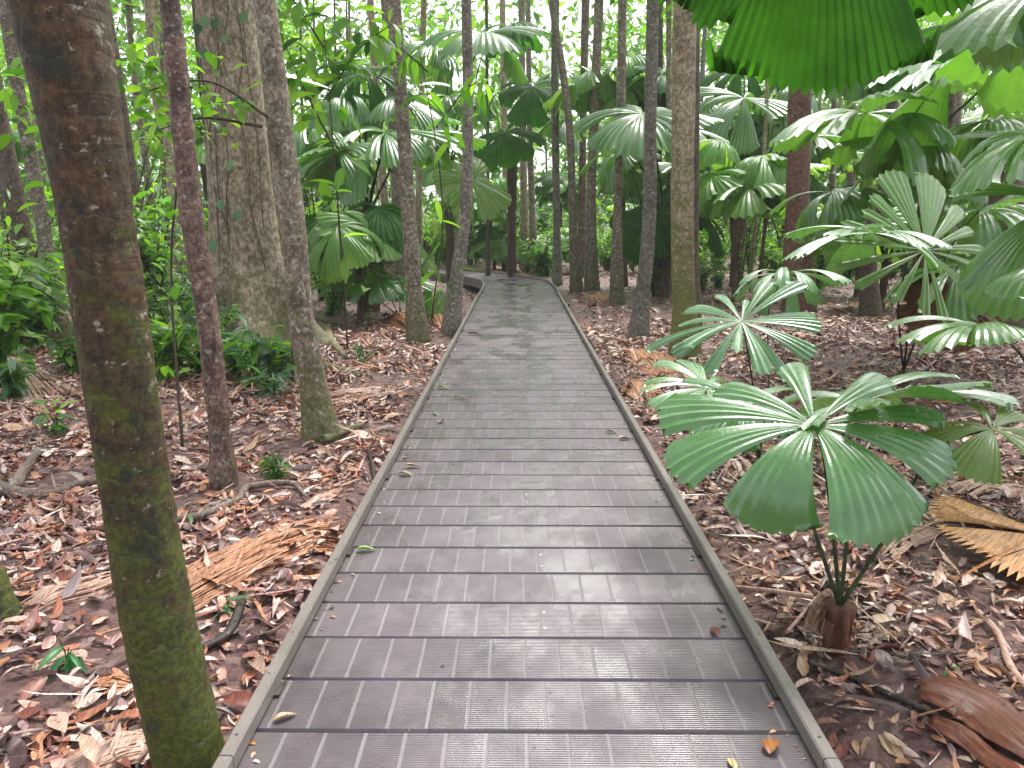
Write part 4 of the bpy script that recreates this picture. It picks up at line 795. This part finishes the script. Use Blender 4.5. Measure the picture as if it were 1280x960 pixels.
# leafy twigs reaching from the grey mottled trunk to the left
def sapling(name, label, base, stems, ll, lw, cols, seed, nl=60, spread=.16, mat='twig', rad=.012, droop=-.3):
    g = np.random.default_rng(seed); root = empty(name, base, label, 'sapling'); P = []; mb = MB()
    for st in stems:
        pts = [Vector(p) - Vector(base) for p in st]; V, F = tube_vf(pts, [rad, rad * .7, rad * .3], 30, 6, bumps=.08); mb.add(V, F); C = spline(pts, 60)
        for k in range(nl): P.append(C[int(60 * (.25 + .75 * g.random()) - 1)] + g.normal(0, spread, 3))
    link('stem', mb.mesh('stem', M[mat]), root); P = np.array(P); k = len(P); t = leaf_tmpl(6, lw, .2, .25)
    W, F = scatter(t, P, rotmats(k, g.uniform(0, 6.28, k), g.normal(droop, .45, k), g.normal(0, .5, k)), g.uniform(.6, 1.25, k) * ll)
    link('foliage', mesh_np('foliage', W, F, M['fol'], tints(cols, k, len(t[0]), g)), root)
sapling('leafy_sapling', 'sapling with small bright lobed leaves on arching twigs left of the slim reddish trunk', gpt(228, 560), [[gpt(228, 560), at(215, 300, 6), at(240, 110, 5.9)], [at(335, 146, 5.9), at(262, 102, 5.9), at(165, 118, 5.8)], [at(328, 158, 5.9), at(250, 148, 5.9), at(190, 165, 5.9)], [at(240, 110, 5.9), at(200, 90, 5.9), at(150, 60, 5.8)]], .105, .6, G2 + [(.1, .25, .03)], 301, nl=42, spread=.10)
sapling('leafy_sapling', 'sapling with broad pointed dark leaves at the top, left of the brown trunk', gpt(435, 440), [[gpt(435, 440), at(418, 200, 9), at(400, -20, 9)], [at(415, 180, 9), at(375, 100, 9), at(350, 40, 8.8)], [at(410, 120, 9), at(450, 60, 9), at(490, 30, 8.8)], [at(405, 60, 9), at(380, 20, 9), at(360, -10, 8.8)]], .27, .42, G1 + G2, 302, nl=36, spread=.16)
sapling('leafy_sapling', 'sapling with long hanging pale leaves around the brown trunk near the top', gpt(540, 400), [[gpt(540, 400), at(548, 200, 10.5), at(520, 40, 10.5)], [at(545, 160, 10.5), at(585, 110, 10.5), at(610, 95, 10.3)], [at(535, 90, 10.5), at(490, 50, 10.5), at(470, 30, 10.3)]], .34, .26, G1 + G2, 303, nl=22, spread=.14, droop=-.8)
sapling('leafy_sapling', 'sapling with large light leaves at the upper left behind the mossy trunk', gpt(110, 470), [[gpt(110, 470), at(105, 250, 8), at(150, 20, 8)], [at(110, 200, 8), at(60, 150, 8), at(20, 130, 7.9)], [at(120, 140, 8), at(80, 60, 8), at(50, 10, 7.9)]], .2, .45, G2 + G1, 304, nl=45, spread=.2)

# ------------------------------------------------------------------ background: palms, shrubs, trees
def free(x, y, m=1.15): return float(path_dist(np.array([x]), np.array([y]))[0]) > m
g = random.Random(21)
protoP = []
PAL = 'fan palm of the crowded background understorey, one among many alike'; PG = 'background fan palms'
for i in range(7):
    protoP.append(rand_palm((0, 0, 0), [.3, .9, 1.8, 2.8, .5, 3.8, 1.3][i], [9, 10, 11, 11, 8, 12, 10][i], [.8, .9, 1.0, 1.05, .7, 1.0, .95][i], [.9, 1.1, 1.3, 1.3, .8, 1.2, 1.2][i], 500 + i, PAL, PG, 'fibre'))
used = [False] * 7; nP = 0
def put(protos, used, k, x, y, rz, s=1., label=None):
    o = protos[k] if not used[k] else copy_tree(protos[k]); used[k] = True
    o.location = (x, y, gz1(x, y) - .03); o.rotation_euler = (0, 0, rz); o.scale = (s, s, s)
    if label: o['label'] = label
    return o
taken = []
cand = []
for i in range(400):
    Y = 13.5 + 25 * g.random() ** 1.1; px = g.uniform(-80, 1360); X = (px - 647) / FPX * (Y + .3)
    if not free(X, Y, 1.9 if Y < 26 else 1.6) or (abs(X) < 2.6 and Y < 26 and X > -6): continue
    if 560 < px < 760 and Y < 27: continue
    if (px < 380 and Y < 21) or any((X - a) ** 2 + (Y - b) ** 2 < 2.3 ** 2 for a, b in taken): continue
    taken.append((X, Y)); cand.append((X, Y))
    if len(cand) >= 40: break
for X, Y in cand:
    k = g.choice([0, 1, 2, 3, 4, 5, 6, 2, 3] if Y > 18 else [0, 1, 4, 6, 2]); put(protoP, used, k, X, Y, g.uniform(0, 6.28), g.uniform(.85, 1.15))
for (px, Y, hh, lr, lab, sd_) in ((618, 28.5, .7, .75, 'small fan palm standing by the far rail at the bend, left of the grey trunks', 551), (688, 26.5, .6, .8, 'small fan palm with pale leaves just right behind the bend', 552), (700, 29, 2.2, 1.0, 'fan palm rising behind the trunk cluster at the bend', 553), (590, 32, 2.4, 1.0, 'far fan palm seen between the pair of trunks and the bend', 554)):
    q = at(px, 340, Y); rand_palm((q.x, Y, gz1(q.x, Y) - .03), hh, 9, lr, lr * 1.1, sd_, lab, None, 'fibre')
# shrubs
SG = 'background understorey shrubs'; SL = 'small leaved green shrub of the dense background understorey'
protoS = [shrub((0, 0, 0), [1.0, 1.5, .7, 2.2, 1.2][i], [16, 18, 14, 22, 16][i], [.17, .2, .15, .22, .26][i], [.4, .38, .45, .4, .3][i], 600 + i, SL, SG, cols=[G1 + G2, G2, G3 + G2, G2, G1 + G2][i], dens=34, spreadr=.65, bare=.1) for i in range(5)]
usedS = [False] * 5; ns = 0; tk = []
for i in range(900):
    Y = 14 + 26 * g.random() ** .75; px = g.uniform(-90, 1370); X = (px - 647) / FPX * (Y + .3)
    if not free(X, Y, 1.5) or (-2.6 < X < 2.6 and Y < 24): continue
    if px > 700 and Y < 19: continue
    if any((X - a) ** 2 + (Y - b) ** 2 < .95 ** 2 for a, b in tk): continue
    tk.append((X, Y)); k = g.randrange(5) if Y > 24 else g.choice([0, 2, 4]); put(protoS, usedS, k, X, Y, g.uniform(0, 6.28), g.uniform(.7, 1.1)); ns += 1
    if ns >= 170: break
# tall thin leafy saplings
AL = 'tall thin sapling with small bright leaves in the dense background understorey'; AG = 'background saplings'
protoA = [shrub((0, 0, 0), [3.2, 4.4, 2.6][i], [7, 8, 8][i], [.17, .2, .22][i], [.42, .4, .34][i], 640 + i, AL, AG, cols=[G2, G1 + G2, G2][i], dens=46, spreadr=.32, bare=.12, cat='sapling', name='background_sapling') for i in range(3)]
usedA = [False] * 3; tk = []
for i in range(600):
    Y = 13 + 24 * g.random() ** .8; px = g.uniform(-60, 1340); X = (px - 647) / FPX * (Y + .3)
    if not free(X, Y, 1.6) or (-2.6 < X < 2.6 and Y < 25) or (600 < px < 700 and Y < 32): continue
    if px > 660 and Y < 18: continue
    if px < 480 and Y > 24 and g.random() < .3: continue
    if any((X - a) ** 2 + (Y - b) ** 2 < 1.3 ** 2 for a, b in tk): continue
    tk.append((X, Y)); put(protoA, usedA, g.randrange(3), X, Y, g.uniform(0, 6.28), g.uniform(.6, 1.1))
    if len(tk) >= 75: break
# background trees
TG = 'thin background trees'; TL = 'thin trunk among the many background trees'
def bg_tree(k):
    gg = random.Random(700 + k); H = gg.uniform(6, 9); r = [.06, .09, .045, .11][k % 4]; root = empty('background_tree', (0, 0, 0), TL, 'tree', TG)
    V, F = tube_vf([(0, 0, -.1), (gg.uniform(-.2, .2), gg.uniform(-.2, .2), H * .45), (gg.uniform(-.5, .5), gg.uniform(-.4, .4), H)], [r * 1.2, r, r * .6], 40, 10, bumps=.05, seed=k)
    o = link('trunk', mesh_np('trunk', V, F, M[['b_grey', 'b_lich', 'b_tan', 'b_pale'][k % 4]]), root); kids(root, o)
    c = link('crown', THIN[k % 3], root, (0, 0, H - .3)); c.scale = (.9, .9, .8); kids(root, c)
    if k % 2: c = link('crown', THIN[(k + 1) % 3], root, (.5, .2, H - 2.4)); c.scale = (.5, .5, .4); kids(root, c)
    return root
protoT = [bg_tree(k) for k in range(4)]; usedT = [False] * 4; tk = []; nt = 0
for i in range(500):
    Y = 17 + 30 * g.random(); px = g.uniform(-120, 1400); X = (px - 647) / FPX * (Y + .3)
    if not free(X, Y, 1.6) or (-2.4 < X < 2.4 and Y < 25): continue
    if 590 < px < 700 and Y < 36: continue
    if any((X - a) ** 2 + (Y - b) ** 2 < 1.7 ** 2 for a, b in tk): continue
    tk.append((X, Y)); put(protoT, usedT, g.randrange(4), X, Y, g.uniform(0, 6.28), g.uniform(.85, 1.2)); nt += 1
    if nt >= 66: break
# far wood that reads as one mass
gn = np.random.default_rng(9); n = 84000
Yf = gn.uniform(41, 58, n); pxf = gn.uniform(-150, 1430, n); Xf = (pxf - 647) / FPX * Yf; Zf = gn.random(n) ** 1.05 * 17
dn = np.sin(Xf * .55 + 1.3) * np.sin(Zf * .9 + Xf * .2) + .8 * np.sin(Xf * 1.7 + Zf * 1.1) * np.sin(Zf * 2.1 - Xf * .6) + .25
cen = np.exp(-((pxf - 620) / 230) ** 2); kp = gn.random(n) < np.clip(.8 + .5 * dn - Zf / 15 * (.30 + .55 * cen), .05, 1)
Xf, Yf, Zf = Xf[kp], Yf[kp], Zf[kp]; n = len(Xf); W, F = scatter(leaf_tmpl(3, .5, .2, .2), np.stack([Xf, Yf, Zf], 1), rotmats(n, gn.uniform(0, 6.28, n), gn.normal(-.3, .5, n), gn.normal(0, .6, n)), gn.uniform(.35, .75, n))
tag(link('far_wood', mesh_np('far_wood', W, F, M['fol'], tints(G2 + G1 + [(.2, .36, .08)], n, 9, gn))), kind='stuff')

# ------------------------------------------------------------------ damp air
HZ = 0.0014
if HZ:
    m, nt, out_ = newmat('damp_air'); pv = nt.nodes.new('ShaderNodeVolumePrincipled'); pv.inputs['Color'].default_value = (.93, .97, .95, 1); pv.inputs['Density'].default_value = HZ; nt.links.new(pv.outputs[0], out_.inputs['Volume'])
    V, F = box_vf((0, 30, 7.5), (440, 440, 22)); tag(link('haze', mesh_np('haze', V, F, m, smooth=False)), kind='stuff')
# ------------------------------------------------------------------ light
w = bpy.data.worlds.new('World'); scene.world = w; w.use_nodes = True; nt_ = w.node_tree; nt_.nodes.clear()
out = nt_.nodes.new('ShaderNodeOutputWorld'); bg = nt_.nodes.new('ShaderNodeBackground'); sky = nt_.nodes.new('ShaderNodeTexSky'); hs = nt_.nodes.new('ShaderNodeHueSaturation')
sky.sky_type = 'NISHITA'; sky.sun_disc = False; EL, AZ = R_(62), R_(25); sky.sun_elevation = EL; sky.sun_rotation = AZ; sky.dust_density = 4; sky.air_density = 1
hs.inputs['Saturation'].default_value = .30
nt_.links.new(sky.outputs[0], hs.inputs['Color']); nt_.links.new(hs.outputs[0], bg.inputs[0]); nt_.links.new(bg.outputs[0], out.inputs[0]); bg.inputs[1].default_value = .15
sun = bpy.data.objects.new('sun', bpy.data.lights.new('sun', 'SUN')); COL.objects.link(sun); sun.data.energy = 1.4; sun.data.angle = R_(25); sun.data.color = (1, .97, .93)
d = Vector((math.sin(AZ) * math.cos(EL), math.cos(AZ) * math.cos(EL), math.sin(EL))); sun.rotation_euler = d.to_track_quat('Z', 'Y').to_euler(); sun.location = (0, 0, 30)
scene.view_settings.view_transform = 'Standard'; scene.view_settings.look = 'None'; scene.view_settings.gamma = 1; scene.view_settings.exposure = 1.45
cy = scene.cycles; cy.use_denoising = True; cy.max_bounces = 6; cy.diffuse_bounces = 3; cy.glossy_bounces = 2; cy.transmission_bounces = 3; cy.use_fast_gi = False; cy.sample_clamp_indirect = 6
